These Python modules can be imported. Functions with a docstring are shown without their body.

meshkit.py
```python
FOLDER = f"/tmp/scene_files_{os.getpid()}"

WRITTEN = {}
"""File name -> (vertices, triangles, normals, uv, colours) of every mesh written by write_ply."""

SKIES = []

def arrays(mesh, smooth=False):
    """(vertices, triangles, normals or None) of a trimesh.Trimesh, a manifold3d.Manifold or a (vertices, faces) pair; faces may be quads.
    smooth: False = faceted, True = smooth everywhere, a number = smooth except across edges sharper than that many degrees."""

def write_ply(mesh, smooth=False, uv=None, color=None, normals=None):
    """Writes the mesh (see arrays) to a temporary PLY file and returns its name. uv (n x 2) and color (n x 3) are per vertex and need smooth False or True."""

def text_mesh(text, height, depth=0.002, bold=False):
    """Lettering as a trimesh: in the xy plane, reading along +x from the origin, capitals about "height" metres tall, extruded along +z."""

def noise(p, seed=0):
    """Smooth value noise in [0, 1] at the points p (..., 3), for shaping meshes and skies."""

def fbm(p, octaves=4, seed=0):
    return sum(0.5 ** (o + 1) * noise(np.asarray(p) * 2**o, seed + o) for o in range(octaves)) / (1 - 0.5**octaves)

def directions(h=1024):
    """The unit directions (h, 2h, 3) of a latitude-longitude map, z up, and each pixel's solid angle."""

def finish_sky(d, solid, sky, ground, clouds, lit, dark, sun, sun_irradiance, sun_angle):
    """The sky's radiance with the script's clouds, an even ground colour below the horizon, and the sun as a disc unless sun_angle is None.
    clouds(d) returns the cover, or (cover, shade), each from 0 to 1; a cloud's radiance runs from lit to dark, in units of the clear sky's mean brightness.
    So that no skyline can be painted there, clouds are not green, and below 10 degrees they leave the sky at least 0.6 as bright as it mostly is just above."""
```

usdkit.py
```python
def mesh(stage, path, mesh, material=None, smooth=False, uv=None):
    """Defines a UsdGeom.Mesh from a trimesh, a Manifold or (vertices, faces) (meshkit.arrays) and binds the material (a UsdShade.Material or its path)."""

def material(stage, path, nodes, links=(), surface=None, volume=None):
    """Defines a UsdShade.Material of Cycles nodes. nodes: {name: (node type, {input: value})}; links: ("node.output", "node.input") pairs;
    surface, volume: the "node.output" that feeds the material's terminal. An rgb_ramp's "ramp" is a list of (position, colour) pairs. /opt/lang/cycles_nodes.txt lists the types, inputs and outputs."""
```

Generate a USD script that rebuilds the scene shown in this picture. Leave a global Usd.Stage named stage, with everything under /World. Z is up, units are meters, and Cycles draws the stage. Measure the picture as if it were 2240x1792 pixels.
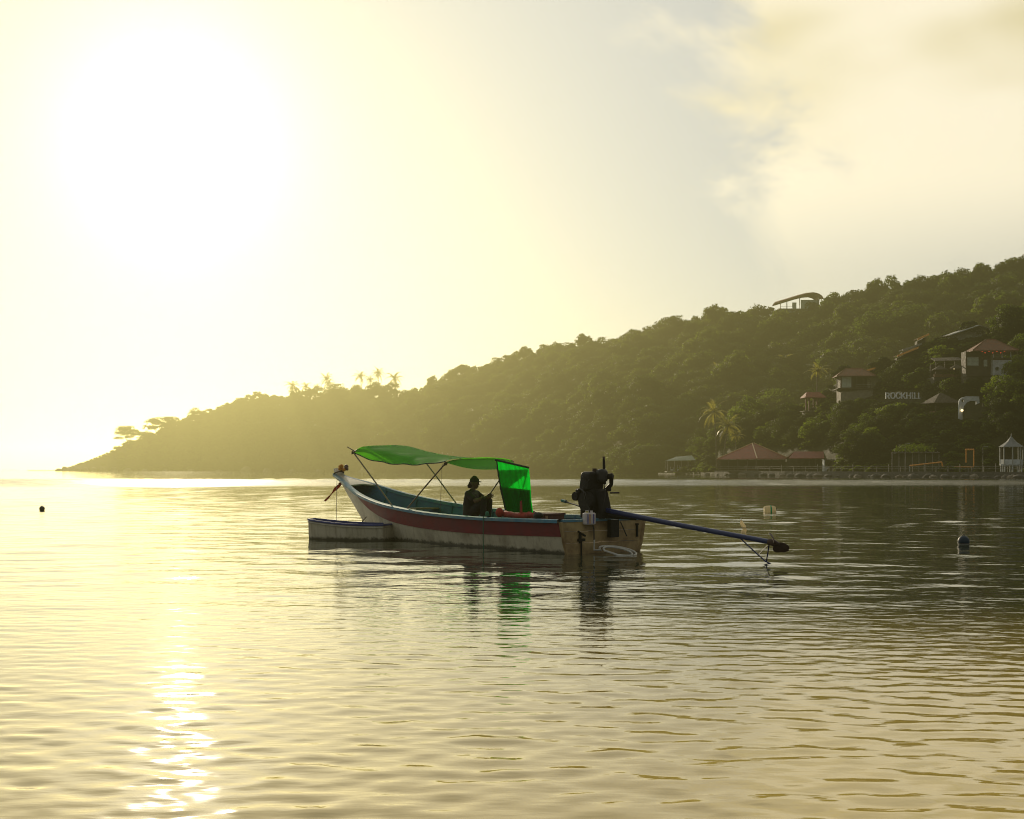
import math, numpy as np, trimesh, usdkit, meshkit
import manifold3d as m3
from scipy.interpolate import PchipInterpolator
from scipy.optimize import brentq
from pxr import Usd, UsdGeom, UsdLux, UsdShade, Gf, Sdf, Vt


# exposure, light and air settings
EXPOSURE = -0.1
AEROSOL = 0.5
SKY_TINT = (0.12, 0.117, 0.115)
GLOW1 = (330.0, 5.5)
GLOW2 = (2.2, 4.5)
VEIL = 2.0
VEIL_COL = (0.98, 0.985, 0.93)
CLOUD_LIT = (11.0, 10.0, 7.7)
CLOUD_DARK = (7.0, 6.0, 2.9)
SUN_INT, SUN_COL = 1.0, (1.0, 0.83, 0.58)
BUMP = (0.008, 0.02)
SHALLOW, DEEP, WATER_IOR = (0.68, 0.50, 0.11), (0.016, 0.019, 0.009), 1.75
WAVE_SETS = [(3.4, 0.00018, 4, 20), (1.8, 0.0022, 10, 30), (0.95, 0.0019, 10, 32), (0.45, 0.0010, 14, 34), (0.25, 0.0018, 12, 36), (0.15, 0.0020, 9, 40)]
ROUGH = (0.035, 0.2)
HAZE_COL, HAZE_DENS, HAZE_G = (0.98, 0.97, 0.48), 0.00016, 0.74

stage = Usd.Stage.CreateInMemory()
UsdGeom.SetStageUpAxis(stage, 'Z')
UsdGeom.SetStageMetersPerUnit(stage, 1.0)
world = UsdGeom.Xform.Define(stage, '/World')
UsdGeom.Scope.Define(stage, '/World/Looks')

# ---------------------------------------------------------------- camera, sky, sun, exposure
EYE = 1.6                       # metres above the water
FOC = 2800.0                    # focal length in pixels of the 2240 wide photograph
HOR = 1026.0                    # row of the horizon
cam = UsdGeom.Camera.Define(stage, '/World/camera')
cam.CreateHorizontalApertureAttr(36.0)
cam.CreateVerticalApertureAttr(36.0 * 819 / 1024)
cam.CreateFocalLengthAttr(36.0 * FOC / 2240)
cam.CreateVerticalApertureOffsetAttr((HOR - 896.0) / 2240 * 36.0)
cam.CreateClippingRangeAttr(Gf.Vec2f(0.1, 30000))
cam.CreateExposureAttr(EXPOSURE)
cx = UsdGeom.Xformable(cam)
cx.AddTranslateOp().Set(Gf.Vec3d(0, 0, EYE))
cx.AddRotateXOp().Set(90.0)

SUN_EL, SUN_AZ = math.radians(14.3), math.atan2(-0.264, 1.0)      # azimuth = atan2(x, y)
SUN_DIR = np.array([math.sin(SUN_AZ) * math.cos(SUN_EL), math.cos(SUN_AZ) * math.cos(SUN_EL), math.sin(SUN_EL)])


def clamp01(x):
    return max(0.0, min(1.0, x))


sky_mat = usdkit.material(stage, '/World/Looks/sky_air', {
    'tc': ('texture_coordinate', {}),
    'sky': ('sky_texture', {'sky_type': 'single_scattering', 'sun_disc': False, 'sun_elevation': SUN_EL, 'sun_rotation': SUN_AZ,
                            'altitude': 5.0, 'air_density': 1.0, 'aerosol_density': AEROSOL, 'ozone_density': 1.0}),
    # thin warm veil over the whole sky, brighter towards the sun
    'warm': ('mix_color', {'blend_type': 'multiply', 'fac': 1.0, 'b': SKY_TINT, 'use_clamp': False}),
    'dot': ('vector_math', {'math_type': 'dot_product', 'vector2': tuple(SUN_DIR)}),
    'dpos': ('math', {'math_type': 'maximum', 'value2': 0.0}),
    'p1': ('math', {'math_type': 'power', 'value2': GLOW1[0]}),
    'm1': ('math', {'math_type': 'multiply', 'value2': GLOW1[1]}),
    'p2': ('math', {'math_type': 'power', 'value2': GLOW2[0]}),
    'm2': ('math', {'math_type': 'multiply_add', 'value2': GLOW2[1]}),
    'm3': ('math', {'math_type': 'add', 'value2': VEIL}),
    'vcol': ('vector_math', {'math_type': 'scale', 'vector1': VEIL_COL}),
    'veiled': ('vector_math', {'math_type': 'add'}),
    # cloud bank to the right
    'cdir': ('vector_math', {'math_type': 'dot_product', 'vector2': tuple(np.array([0.52, 0.80, 0.30]) / np.linalg.norm([0.52, 0.80, 0.30]))}),
    'cmap': ('mapping', {'scale': (5.6, 5.6, 9.0), 'rotation': (0.0, 0.6, 0.0), 'location': (3.1, 0.4, 1.9)}),
    'cn': ('noise_texture', {'scale': 1.0, 'detail': 11.0, 'roughness': 0.60, 'distortion': 0.5}),
    'cadd': ('math', {'math_type': 'multiply_add', 'value2': 0.20}),
    'cmask': ('map_range', {'range_type': 'smoothstep', 'from_min': 1.0, 'from_max': 1.05, 'to_min': 0.0, 'to_max': 0.9, 'clamp': True}),
    'smap': ('mapping', {'scale': (2.4, 2.4, 5.2), 'rotation': (0.0, 0.45, 0.0), 'location': (7.7, 2.3, 0.2)}),
    'sn': ('noise_texture', {'scale': 1.3, 'detail': 3.0, 'roughness': 0.5}),
    'sshade': ('map_range', {'range_type': 'smoothstep', 'from_min': 0.38, 'from_max': 0.66, 'to_min': 0.0, 'to_max': 1.0, 'clamp': True}),
    'cz': ('separate_xyz', {}),
    'czr': ('map_range', {'range_type': 'smoothstep', 'from_min': 0.20, 'from_max': 0.33, 'to_min': 0.12, 'to_max': 1.0, 'clamp': True}),
    'sfac': ('math', {'math_type': 'multiply'}),
    'lowz': ('map_range', {'range_type': 'smoothstep', 'from_min': 0.13, 'from_max': 0.22, 'to_min': 0.25, 'to_max': 1.0, 'clamp': True}),
    'cfac': ('math', {'math_type': 'multiply'}),
    'ccol': ('mix_color', {'blend_type': 'mix', 'a': CLOUD_LIT, 'b': CLOUD_DARK, 'use_clamp': False}),
    'mixc': ('mix_color', {'blend_type': 'mix', 'use_clamp': False}),
    'bg': ('background_shader', {'strength': 0.1}),
}, [('sky.color', 'warm.a'), ('tc.generated', 'dot.vector1'), ('dot.value', 'dpos.value1'), ('dpos.value', 'p1.value1'), ('p1.value', 'm1.value1'),
    ('dpos.value', 'p2.value1'), ('p2.value', 'm2.value1'), ('m1.value', 'm2.value3'), ('m2.value', 'm3.value1'), ('m3.value', 'vcol.scale'),
    ('warm.result', 'veiled.vector1'), ('vcol.vector', 'veiled.vector2'),
    ('tc.generated', 'cdir.vector1'), ('tc.generated', 'cmap.vector'), ('cmap.vector', 'cn.vector'), ('cn.fac', 'cadd.value1'), ('cdir.value', 'cadd.value3'),
    ('cadd.value', 'cmask.value'), ('tc.generated', 'smap.vector'), ('smap.vector', 'sn.vector'), ('sn.fac', 'sshade.value'), ('tc.generated', 'cz.vector'), ('cz.z', 'czr.value'), ('sshade.result', 'sfac.value1'), ('czr.result', 'sfac.value2'), ('sfac.value', 'ccol.fac'),
    ('veiled.vector', 'mixc.a'), ('ccol.result', 'mixc.b'), ('cz.z', 'lowz.value'), ('cmask.result', 'cfac.value1'), ('lowz.result', 'cfac.value2'), ('cfac.value', 'mixc.fac'), ('mixc.result', 'bg.color')], surface='bg.background')
dome = UsdLux.DomeLight.Define(stage, '/World/sky')
UsdShade.MaterialBindingAPI.Apply(dome.GetPrim()).Bind(sky_mat)
dome.GetPrim().SetCustomDataByKey('kind', 'structure')

sun = UsdLux.DistantLight.Define(stage, '/World/sun')
sun.CreateNormalizeAttr(True)
sun.CreateIntensityAttr(SUN_INT)
sun.CreateAngleAttr(0.5)
sun.CreateColorAttr(Gf.Vec3f(*SUN_COL))
sx = UsdGeom.Xformable(sun)
# -z of the light points away from the sun
sx.AddRotateZOp().Set(-math.degrees(SUN_AZ))
sx.AddRotateXOp().Set(-(90.0 - math.degrees(SUN_EL)))


# ---------------------------------------------------------------- helpers
_used = {}


def numbered(parent, name):
    k = (parent, name)
    n = _used.get(k, 0)
    _used[k] = n + 1
    return name if n == 0 else '%s_%03d' % (name, n)


def path_of(parent):
    return '/World' if parent is None else str(parent.GetPath())


def obj(name, mesh, mat, parent=None, smooth=False, loc=None):
    pp = path_of(parent)
    m = usdkit.mesh(stage, pp + '/' + numbered(pp, name), mesh, mat, smooth=smooth)
    if loc is not None:
        UsdGeom.Xformable(m).AddTranslateOp().Set(Gf.Vec3d(*map(float, loc)))
    return m.GetPrim()


def tag(p, label=None, cat=None, group=None, kind=None):
    for k, v in (('label', label), ('category', cat), ('group', group), ('kind', kind)):
        if v:
            p.SetCustomDataByKey(k, v)
    return p


def thing(name, label, cat, loc=(0, 0, 0), rz=0.0, group=None, scale=None):
    x = UsdGeom.Xform.Define(stage, '/World/' + numbered('/World', name))
    x.AddTranslateOp().Set(Gf.Vec3d(*map(float, loc)))
    x.AddRotateZOp().Set(float(rz))
    if scale is not None:
        x.AddScaleOp().Set(Gf.Vec3f(*map(float, scale)))
    return tag(x.GetPrim(), label, cat, group)


def copy_of(src, name, label, cat, loc, rz=0.0, group=None, scale=None):
    p = thing(name, label, cat, loc, rz, group, scale)
    p.GetReferences().AddInternalReference(src)
    p.SetInstanceable(True)
    return p


def mat(name, col, rough=0.6, var=0.25, scale=5.0, metal=0.0, bump=0.0, col2=None, spec=0.5, trans=0.0, tcol=None, rnd=0.0):
    """Procedural paint, wood, cloth...: a colour that wanders between two tones by noise, a wandering roughness, an optional bump."""
    c = np.array(col, float)
    c2 = np.array(col2, float) if col2 is not None else c * (1 - var)
    nodes = {'tc': ('texture_coordinate', {}), 'n': ('noise_texture', {'scale': scale, 'detail': 6.0, 'roughness': 0.6}),
             'r': ('rgb_ramp', {'ramp': [(0.32, tuple(c2)), (0.62, tuple(c))]}),
             'rr': ('map_range', {'from_min': 0.3, 'from_max': 0.7, 'to_min': clamp01(rough * 0.8), 'to_max': clamp01(rough * 1.2)}),
             'p': ('principled_bsdf', {'metallic': metal, 'specular_ior_level': spec})}
    links = [('tc.object', 'n.vector'), ('n.fac', 'r.fac'), ('n.fac', 'rr.value'), ('rr.result', 'p.roughness')]
    out = 'r.color'
    if rnd:
        nodes['oi'] = ('object_info', {})
        nodes['om'] = ('map_range', {'from_min': 0.0, 'from_max': 1.0, 'to_min': 1.0 - rnd, 'to_max': 1.0 + rnd})
        nodes['oh'] = ('hsv', {'hue': 0.5, 'saturation': 1.0, 'fac': 1.0})
        links += [('oi.random', 'om.value'), ('om.result', 'oh.value'), (out, 'oh.color')]
        out = 'oh.color'
    links.append((out, 'p.base_color'))
    if bump:
        nodes['b'] = ('bump', {'strength': 1.0, 'distance': bump})
        links += [('n.fac', 'b.height'), ('b.normal', 'p.normal')]
    if trans:
        nodes['t'] = ('translucent_bsdf', {'color': tcol or tuple(np.minimum(c * 1.5, 1))})
        nodes['mx'] = ('mix_closure', {'fac': trans})
        links += [('p.BSDF', 'mx.closure1'), ('t.BSDF', 'mx.closure2')]
        return usdkit.material(stage, '/World/Looks/' + name, nodes, links, surface='mx.closure')
    return usdkit.material(stage, '/World/Looks/' + name, nodes, links, surface='p.BSDF')


def at(px, py, d):
    """World point on the sight line of a pixel of the photograph, at depth d."""
    return np.array([(px - 1120.0) / FOC * d, d, EYE + (HOR - py) / FOC * d])


def cat(ms):
    return trimesh.util.concatenate(ms)


def box(sx_, sy_, sz_, c=(0, 0, 0), rz=0.0, base=False):
    m = trimesh.creation.box([sx_, sy_, sz_])
    if base:
        m.apply_translation([0, 0, sz_ / 2])
    if rz:
        m.apply_transform(trimesh.transformations.rotation_matrix(math.radians(rz), [0, 0, 1]))
    m.apply_translation(c)
    return m


def tube(pts, r, n=8, caps=True):
    pts = np.asarray(pts, float)
    r = np.broadcast_to(np.asarray(r, float), (len(pts),))
    t = np.gradient(pts, axis=0)
    t /= np.linalg.norm(t, axis=1, keepdims=True) + 1e-12
    a = np.cross(t, np.where(np.abs(t[:, 2:]) < 0.9, [0, 0, 1.0], [1.0, 0, 0]))
    a /= np.linalg.norm(a, axis=1, keepdims=True) + 1e-12
    b = np.cross(t, a)
    ang = np.arange(n) * 2 * np.pi / n
    v = pts[:, None] + r[:, None, None] * (np.cos(ang)[None, :, None] * a[:, None] + np.sin(ang)[None, :, None] * b[:, None])
    i, j = np.meshgrid(np.arange(len(pts) - 1), np.arange(n), indexing='ij')
    q = np.stack([i * n + j, i * n + (j + 1) % n, (i + 1) * n + (j + 1) % n, (i + 1) * n + j], -1).reshape(-1, 4)
    f = np.vstack([q[:, [0, 2, 1]], q[:, [0, 3, 2]]])
    v = v.reshape(-1, 3)
    if caps:
        k = len(v)
        v = np.vstack([v, pts[0], pts[-1]])
        e = (len(pts) - 1) * n
        f = np.vstack([f] + [[[k, jj, (jj + 1) % n], [k + 1, e + (jj + 1) % n, e + jj]] for jj in range(n)])
    return trimesh.Trimesh(v, f, process=False)


def grid_faces(nu, nv, flip=False):
    i, j = np.meshgrid(np.arange(nu - 1), np.arange(nv - 1), indexing='ij')
    q = np.stack([i * nv + j, (i + 1) * nv + j, (i + 1) * nv + j + 1, i * nv + j + 1], -1).reshape(-1, 4)
    if flip:
        q = q[:, ::-1]
    return np.vstack([q[:, [0, 1, 2]], q[:, [0, 2, 3]]])


def sheet(p, flip=False):
    """A (nu, nv, 3) array of points as a surface."""
    nu, nv = p.shape[:2]
    return trimesh.Trimesh(p.reshape(-1, 3), grid_faces(nu, nv, flip), process=False)


def slab(p, thick, nrm=None):
    """A surface of points given a thickness along its vertex normals."""
    s = sheet(p)
    n = s.vertex_normals if nrm is None else np.broadcast_to(nrm, s.vertices.shape)
    nu, nv = p.shape[:2]
    q = (s.vertices + n * thick).reshape(p.shape)
    rim = []
    for a, b, fl in ((p[0], q[0], False), (p[-1], q[-1], True), (p[:, 0], q[:, 0], True), (p[:, -1], q[:, -1], False)):
        rim.append(sheet(np.stack([a, b]), fl))
    return cat([sheet(p, True), sheet(q)] + rim)


def rng(seed):
    return np.random.default_rng(seed)

# ---------------------------------------------------------------- sea
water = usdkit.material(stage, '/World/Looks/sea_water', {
    'g': ('geometry', {}),
    'm1': ('mapping', {'scale': (0.55, 2.0, 1.0), 'rotation': (0, 0, 0.12)}),
    'n1': ('noise_texture', {'scale': 1.15, 'detail': 3.0, 'roughness': 0.45}),
    'm2': ('mapping', {'scale': (1.0, 2.6, 1.0), 'rotation': (0, 0, -0.2)}),
    'n2': ('noise_texture', {'scale': 3.6, 'detail': 2.0, 'roughness': 0.5}),
    # lanes of wind-ruffled and of calm water
    'sep': ('separate_xyz', {}),
    'lm': ('mapping', {'scale': (0.006, 0.03, 1.0)}),
    'ln': ('noise_texture', {'scale': 1.0, 'detail': 3.0, 'roughness': 0.5}),
    'ly': ('math', {'math_type': 'multiply_add', 'value2': 60.0}),
    'la': ('map_range', {'range_type': 'smoothstep', 'from_min': 132.0, 'from_max': 172.0, 'to_min': 0.0, 'to_max': 1.0, 'clamp': True}),
    'lb': ('map_range', {'range_type': 'smoothstep', 'from_min': 196.0, 'from_max': 240.0, 'to_min': 1.0, 'to_max': 0.0, 'clamp': True}),
    'lane': ('math', {'math_type': 'multiply'}),
    'amp': ('map_range', {'from_min': 0.0, 'from_max': 1.0, 'to_min': BUMP[0], 'to_max': BUMP[1]}),
    'h': ('math', {'math_type': 'multiply_add', 'value2': 0.45}),
    'hs': ('math', {'math_type': 'multiply'}),
    'b': ('bump', {'strength': 1.0, 'distance': 1.0}),
    'cn': ('noise_texture', {'scale': 0.05, 'detail': 3.0}),
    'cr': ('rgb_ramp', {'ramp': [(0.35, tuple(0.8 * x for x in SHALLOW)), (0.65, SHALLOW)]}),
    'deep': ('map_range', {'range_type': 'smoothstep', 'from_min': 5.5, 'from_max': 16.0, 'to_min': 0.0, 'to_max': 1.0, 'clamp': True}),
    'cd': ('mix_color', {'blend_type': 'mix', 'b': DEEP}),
    'ro': ('map_range', {'from_min': 0.0, 'from_max': 1.0, 'to_min': ROUGH[0], 'to_max': ROUGH[1]}),
    'p': ('principled_bsdf', { 'ior': WATER_IOR, 'specular_ior_level': 0.5}),
}, [('g.position', 'm1.vector'), ('m1.vector', 'n1.vector'), ('g.position', 'm2.vector'), ('m2.vector', 'n2.vector'),
    ('n2.fac', 'h.value1'), ('n1.fac', 'h.value3'), ('h.value', 'hs.value1'),
    ('g.position', 'sep.vector'), ('g.position', 'lm.vector'), ('lm.vector', 'ln.vector'), ('ln.fac', 'ly.value1'), ('sep.y', 'ly.value3'),
    ('ly.value', 'la.value'), ('ly.value', 'lb.value'), ('la.result', 'lane.value1'), ('lb.result', 'lane.value2'), ('lane.value', 'amp.value'),
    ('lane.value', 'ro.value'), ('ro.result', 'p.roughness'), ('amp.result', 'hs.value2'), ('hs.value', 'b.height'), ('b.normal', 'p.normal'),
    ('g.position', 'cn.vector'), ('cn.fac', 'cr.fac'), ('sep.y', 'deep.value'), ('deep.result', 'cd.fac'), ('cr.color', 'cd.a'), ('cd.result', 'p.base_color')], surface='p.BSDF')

_r = rng(11)
WAVES = []
for lam, amp, n, spread in WAVE_SETS:
    for k in range(n):
        L = lam * math.exp(_r.normal(0, 0.22))
        th = math.radians(-97 + _r.normal(0, spread))           # most crests lie across the view
        WAVES.append((2 * math.pi / L * math.cos(th), 2 * math.pi / L * math.sin(th), amp * L * _r.uniform(0.6, 1.3), _r.uniform(0, 6.28), L))


CHOP = []
for k in range(14):
    L_, th_ = _r.uniform(2.6, 5.0), math.radians(-95 + _r.normal(0, 30))
    CHOP.append((2 * math.pi / L_ * math.cos(th_), 2 * math.pi / L_ * math.sin(th_), _r.uniform(0, 6.28)))


def wave_height(x, y, spacing):
    z = np.zeros_like(x)
    for kx, ky, a, ph, L in WAVES:
        fade = np.clip((L / (3.0 * spacing) - 0.6) / 0.8, 0, 1)
        if fade.max() > 0:
            s = np.sin(kx * x + ky * y + ph)
            far = np.clip((np.hypot(x, y) - 12.0) / 9.0, 0, 1) if 0.62 < L < 2.9 and a < 0.0042 * L else 1.0
            z += a * fade * far * (s + 0.22 * (s * s - 0.5))
    patch = 0.35 + 1.05 * meshkit.fbm(np.stack([x * 0.05, y * 0.09, 0 * x], -1), 3, 5)
    near = 0.66 + 1.4 * np.clip((13.0 - np.hypot(x, y)) / 6.0, 0, 1)          # the shallows by the beach are livelier
    z = z * patch * near
    # a lane of wind chop in front of the far shore
    yl = y + 70.0 * (meshkit.fbm(np.stack([x * 0.007, y * 0.02, 0 * x], -1), 4, 15) - 0.5)
    lane = np.clip((yl - 108.0) / 40.0, 0, 1) * np.clip((222.0 - yl) / 40.0, 0, 1)
    chop = sum(np.sin(kx * x + ky * y + ph) for kx, ky, ph in CHOP)
    return z + lane * 0.015 * chop * np.clip((spacing < 2.2) * 1.0, 0, 1)


az = np.concatenate([np.radians(np.linspace(-180, -29, 40))[:-1], np.radians(np.linspace(-29, 29, 680)), np.radians(np.linspace(29, 180, 40))[1:-1]])
rr = [0.6]
while rr[-1] < 9000:
    rr.append(rr[-1] + max(0.05, rr[-1] * (0.0036 if rr[-1] < 110 else 0.0062 if rr[-1] < 260 else 0.02 if rr[-1] < 1500 else 0.12)) * (4 if rr[-1] < 4.5 else 1))
rr = np.array(rr)
A, R = np.meshgrid(az, rr, indexing='ij')
X, Y = R * np.sin(A), R * np.cos(A)
spc = np.maximum(np.gradient(rr)[None, :] + 0 * A, 0.04)
inside = np.clip((math.radians(29) - np.abs(A)) / math.radians(2.5), 0, 1)
Z = wave_height(X, Y, spc) * inside
P = np.stack([X, Y, Z], -1)
P = np.concatenate([P, P[:1]], 0)
sea = sheet(P, True)
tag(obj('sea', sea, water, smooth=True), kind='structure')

# ---------------------------------------------------------------- land: the far headland and the near spur
px_shore = PchipInterpolator([-200, 100, 250, 420, 700, 1000, 1250, 1450, 1600, 1800, 2000, 2240, 2800, 3600], [1150, 1010, 960, 890, 780, 640, 500, 385, 318, 272, 246, 226, 180, 130])
SKY_FAR = [(60, 1036), (119, 1030), (140, 1022), (190, 1002), (250, 972), (275, 955), (300, 948), (370, 925), (420, 900), (480, 884), (520, 864), (570, 849), (610, 857), (650, 852), (700, 850), (750, 848), (800, 842), (850, 845), (900, 850), (950, 823), (1010, 800),
           (1060, 788), (1130, 772), (1200, 752), (1260, 742), (1320, 735), (1400, 712), (1460, 702), (1530, 684), (1560, 675), (1640, 672), (1700, 666), (1790, 654), (1870, 630), (1960, 607), (2010, 600), (2060, 592), (2110, 580), (2150, 585), (2200, 577), (2240, 570), (2500, 515), (2900, 470), (3600, 430)]
sky_far = PchipInterpolator(*zip(*SKY_FAR))
crest_far = PchipInterpolator([-200, 119, 250, 420, 700, 1000, 1300, 1700, 2240, 3600], [1160, 1025, 1000, 985, 930, 820, 700, 610, 560, 480])
TREE_FAR = PchipInterpolator([60, 119, 160, 200, 320, 600, 1000, 3600], [0.0, 0.4, 1.6, 3.2, 7.0, 10.0, 12.0, 12.0])
SKY_SPUR = [(1440, 1040), (1500, 1010), (1540, 960), (1580, 930), (1620, 905), (1700, 900), (1740, 872), (1790, 838), (1850, 805), (1910, 795), (1960, 770), (2010, 745), (2080, 712), (2150, 705), (2185, 690), (2240, 668), (2400, 600), (2900, 480), (3600, 400)]
sky_spur = PchipInterpolator(*zip(*SKY_SPUR))
TREE_SPUR = PchipInterpolator([1440, 1500, 1600, 1800, 2000, 2240, 3600], [0.5, 2, 4.5, 3.5, 3.0, 4.0, 5.0])


BACK = PchipInterpolator([0, 1380, 1480, 1600, 1800, 3600], [0, 0, 45, 85, 115, 130])          # behind the near spur the headland starts further inland


def far_ground(px, v):
    """Ground of the headland: v 0 at the water's edge, 1 on the crest, past 1 the far side."""
    s, c = px_shore(px) + BACK(px), crest_far(px)
    zc = np.maximum(EYE + (HOR - sky_far(px)) / FOC * c - TREE_FAR(px), 0.4)
    d = s + (c - s) * v
    prof = np.where(v <= 1, 0.025 * np.minimum(v / 0.02, 1) + 0.975 * np.clip(v, 0, 1) ** 0.95, 1 - 1.1 * (v - 1) ** 1.3)
    lump = (meshkit.fbm(np.stack([px * 0.012, v * 4.0, 0 * px], -1), 3, 3) - 0.5) * np.clip(v * 5, 0, 1) * np.clip((1.0 - v) * 5, 0, 1)
    z = np.where(v < 0, v * 40.0, zc * (prof + 0.05 * lump))
    return np.stack([(px - 1120.0) / FOC * d, d, z], -1)


SPUR_DEPTH = PchipInterpolator([1440, 1600, 1900, 2240, 3600], [30, 52, 72, 82, 90])


def spur_ground(px, v):
    s = px_shore(px) - 2.0
    c = s + SPUR_DEPTH(px)
    zc = np.maximum(EYE + (HOR - sky_spur(px)) / FOC * c - TREE_SPUR(px), 0.4)
    d = s + (c - s) * v
    shelf = 0.75
    vs_ = 0.16 + 0.16 * np.clip((1850 - px) / 60.0, 0, 1)             # the level strip the restaurant stands on is wider
    prof = np.where(v <= vs_, shelf * np.minimum(np.clip(v, 0, 1) / 0.02, 1), np.maximum(shelf, 0) + (zc - shelf) * np.clip((v - vs_) / (1 - vs_), 0, 1) ** 0.95)
    z = np.where(v > 1, zc - 0.5 * (d - c), np.where(zc > shelf, prof, zc * np.clip(v / 0.05, 0, 1)))
    z = np.where(v < 0, v * 60.0, z)
    lump = (meshkit.fbm(np.stack([px * 0.02, v * 5.0, 0 * px], -1), 3, 8) - 0.5) * np.clip((v - vs_ - 0.02) * 6, 0, 1)
    z = z + lump * 1.6
    return np.stack([(px - 1120.0) / FOC * d, d, z], -1)


def on_ground(fn, px, py, lo=0.0, hi=1.0):
    """The point of a land sheet that shows at a pixel of the photograph."""
    def g(v):
        w = fn(np.array([float(px)]), np.array([v]))[0]
        return HOR - (w[2] - EYE) / w[1] * FOC - py
    vs = np.linspace(lo, hi, 200)
    e = [g(v) for v in vs]
    for a, b, ea, eb in zip(vs[:-1], vs[1:], e[:-1], e[1:]):
        if ea * eb <= 0:
            v = brentq(g, a, b)
            return fn(np.array([float(px)]), np.array([v]))[0]
    v = vs[int(np.argmin(np.abs(e)))]
    return fn(np.array([float(px)]), np.array([v]))[0]


earth = mat('forest_floor', (0.022, 0.022, 0.009), rough=0.95, var=0.5, scale=0.15, bump=0.4, spec=0.1)
earth_near = mat('scrub_slope', (0.030, 0.030, 0.012), rough=0.95, col2=(0.012, 0.014, 0.006), scale=0.4, bump=0.4, spec=0.1)
pu, pv = np.meshgrid(np.linspace(60, 3500, 400), np.concatenate([[-0.08], np.linspace(0, 0.06, 6), np.linspace(0.08, 1, 50), np.linspace(1.05, 1.7, 10)]), indexing='ij')
tag(obj('headland', sheet(far_ground(pu, pv), True), earth, smooth=True), kind='structure')
pu, pv = np.meshgrid(np.linspace(1440, 3500, 380), np.concatenate([[-0.08], np.linspace(0, 0.18, 10), np.linspace(0.2, 1, 50), np.linspace(1.05, 1.5, 6)]), indexing='ij')
tag(obj('hillside', sheet(spur_ground(pu, pv), True), earth_near, smooth=True), kind='structure')

# ---------------------------------------------------------------- haze over the bay
haze_mat = usdkit.material(stage, '/World/Looks/bay_haze', {'v': ('principled_volume', {'color': HAZE_COL, 'density': HAZE_DENS, 'anisotropy': HAZE_G})}, [], volume='v.volume')
hz = box(20000, 20000, 172.0, (0, 0, 170.0 / 2 - 1.5))
hz.apply_translation([0, 0, 0])
haze = obj('haze', hz, haze_mat)
tag(haze, 'thin golden sea haze over the whole bay', 'haze', kind='stuff')

# ---------------------------------------------------------------- trees
def leaf_mat(name, col, tcol, rnd=0.35, trans=0.42):
    return mat(name, col, rough=0.7, var=0.45, scale=0.35, spec=0.25, trans=trans, tcol=tcol, rnd=rnd)


LEAF = [leaf_mat('leaf_green', (0.027, 0.043, 0.010), (0.12, 0.18, 0.018)),
        leaf_mat('leaf_dark', (0.018, 0.030, 0.008), (0.08, 0.11, 0.013)),
        leaf_mat('leaf_olive', (0.038, 0.050, 0.012), (0.16, 0.22, 0.020))]
LEAF_NEAR = [leaf_mat('leaf_near_green', (0.018, 0.031, 0.006), (0.14, 0.21, 0.012)),
             leaf_mat('leaf_near_dark', (0.013, 0.021, 0.005), (0.06, 0.085, 0.009)),
             leaf_mat('leaf_near_bright', (0.030, 0.046, 0.008), (0.29, 0.40, 0.020))]
FROND = mat('palm_frond_green', (0.11, 0.105, 0.03), rough=0.4, var=0.4, scale=0.6, spec=0.5, trans=0.45, tcol=(0.42, 0.38, 0.06), rnd=0.3)
BARK = mat('bark', (0.12, 0.095, 0.065), rough=0.9, var=0.5, scale=3.0, spec=0.15)
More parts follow.
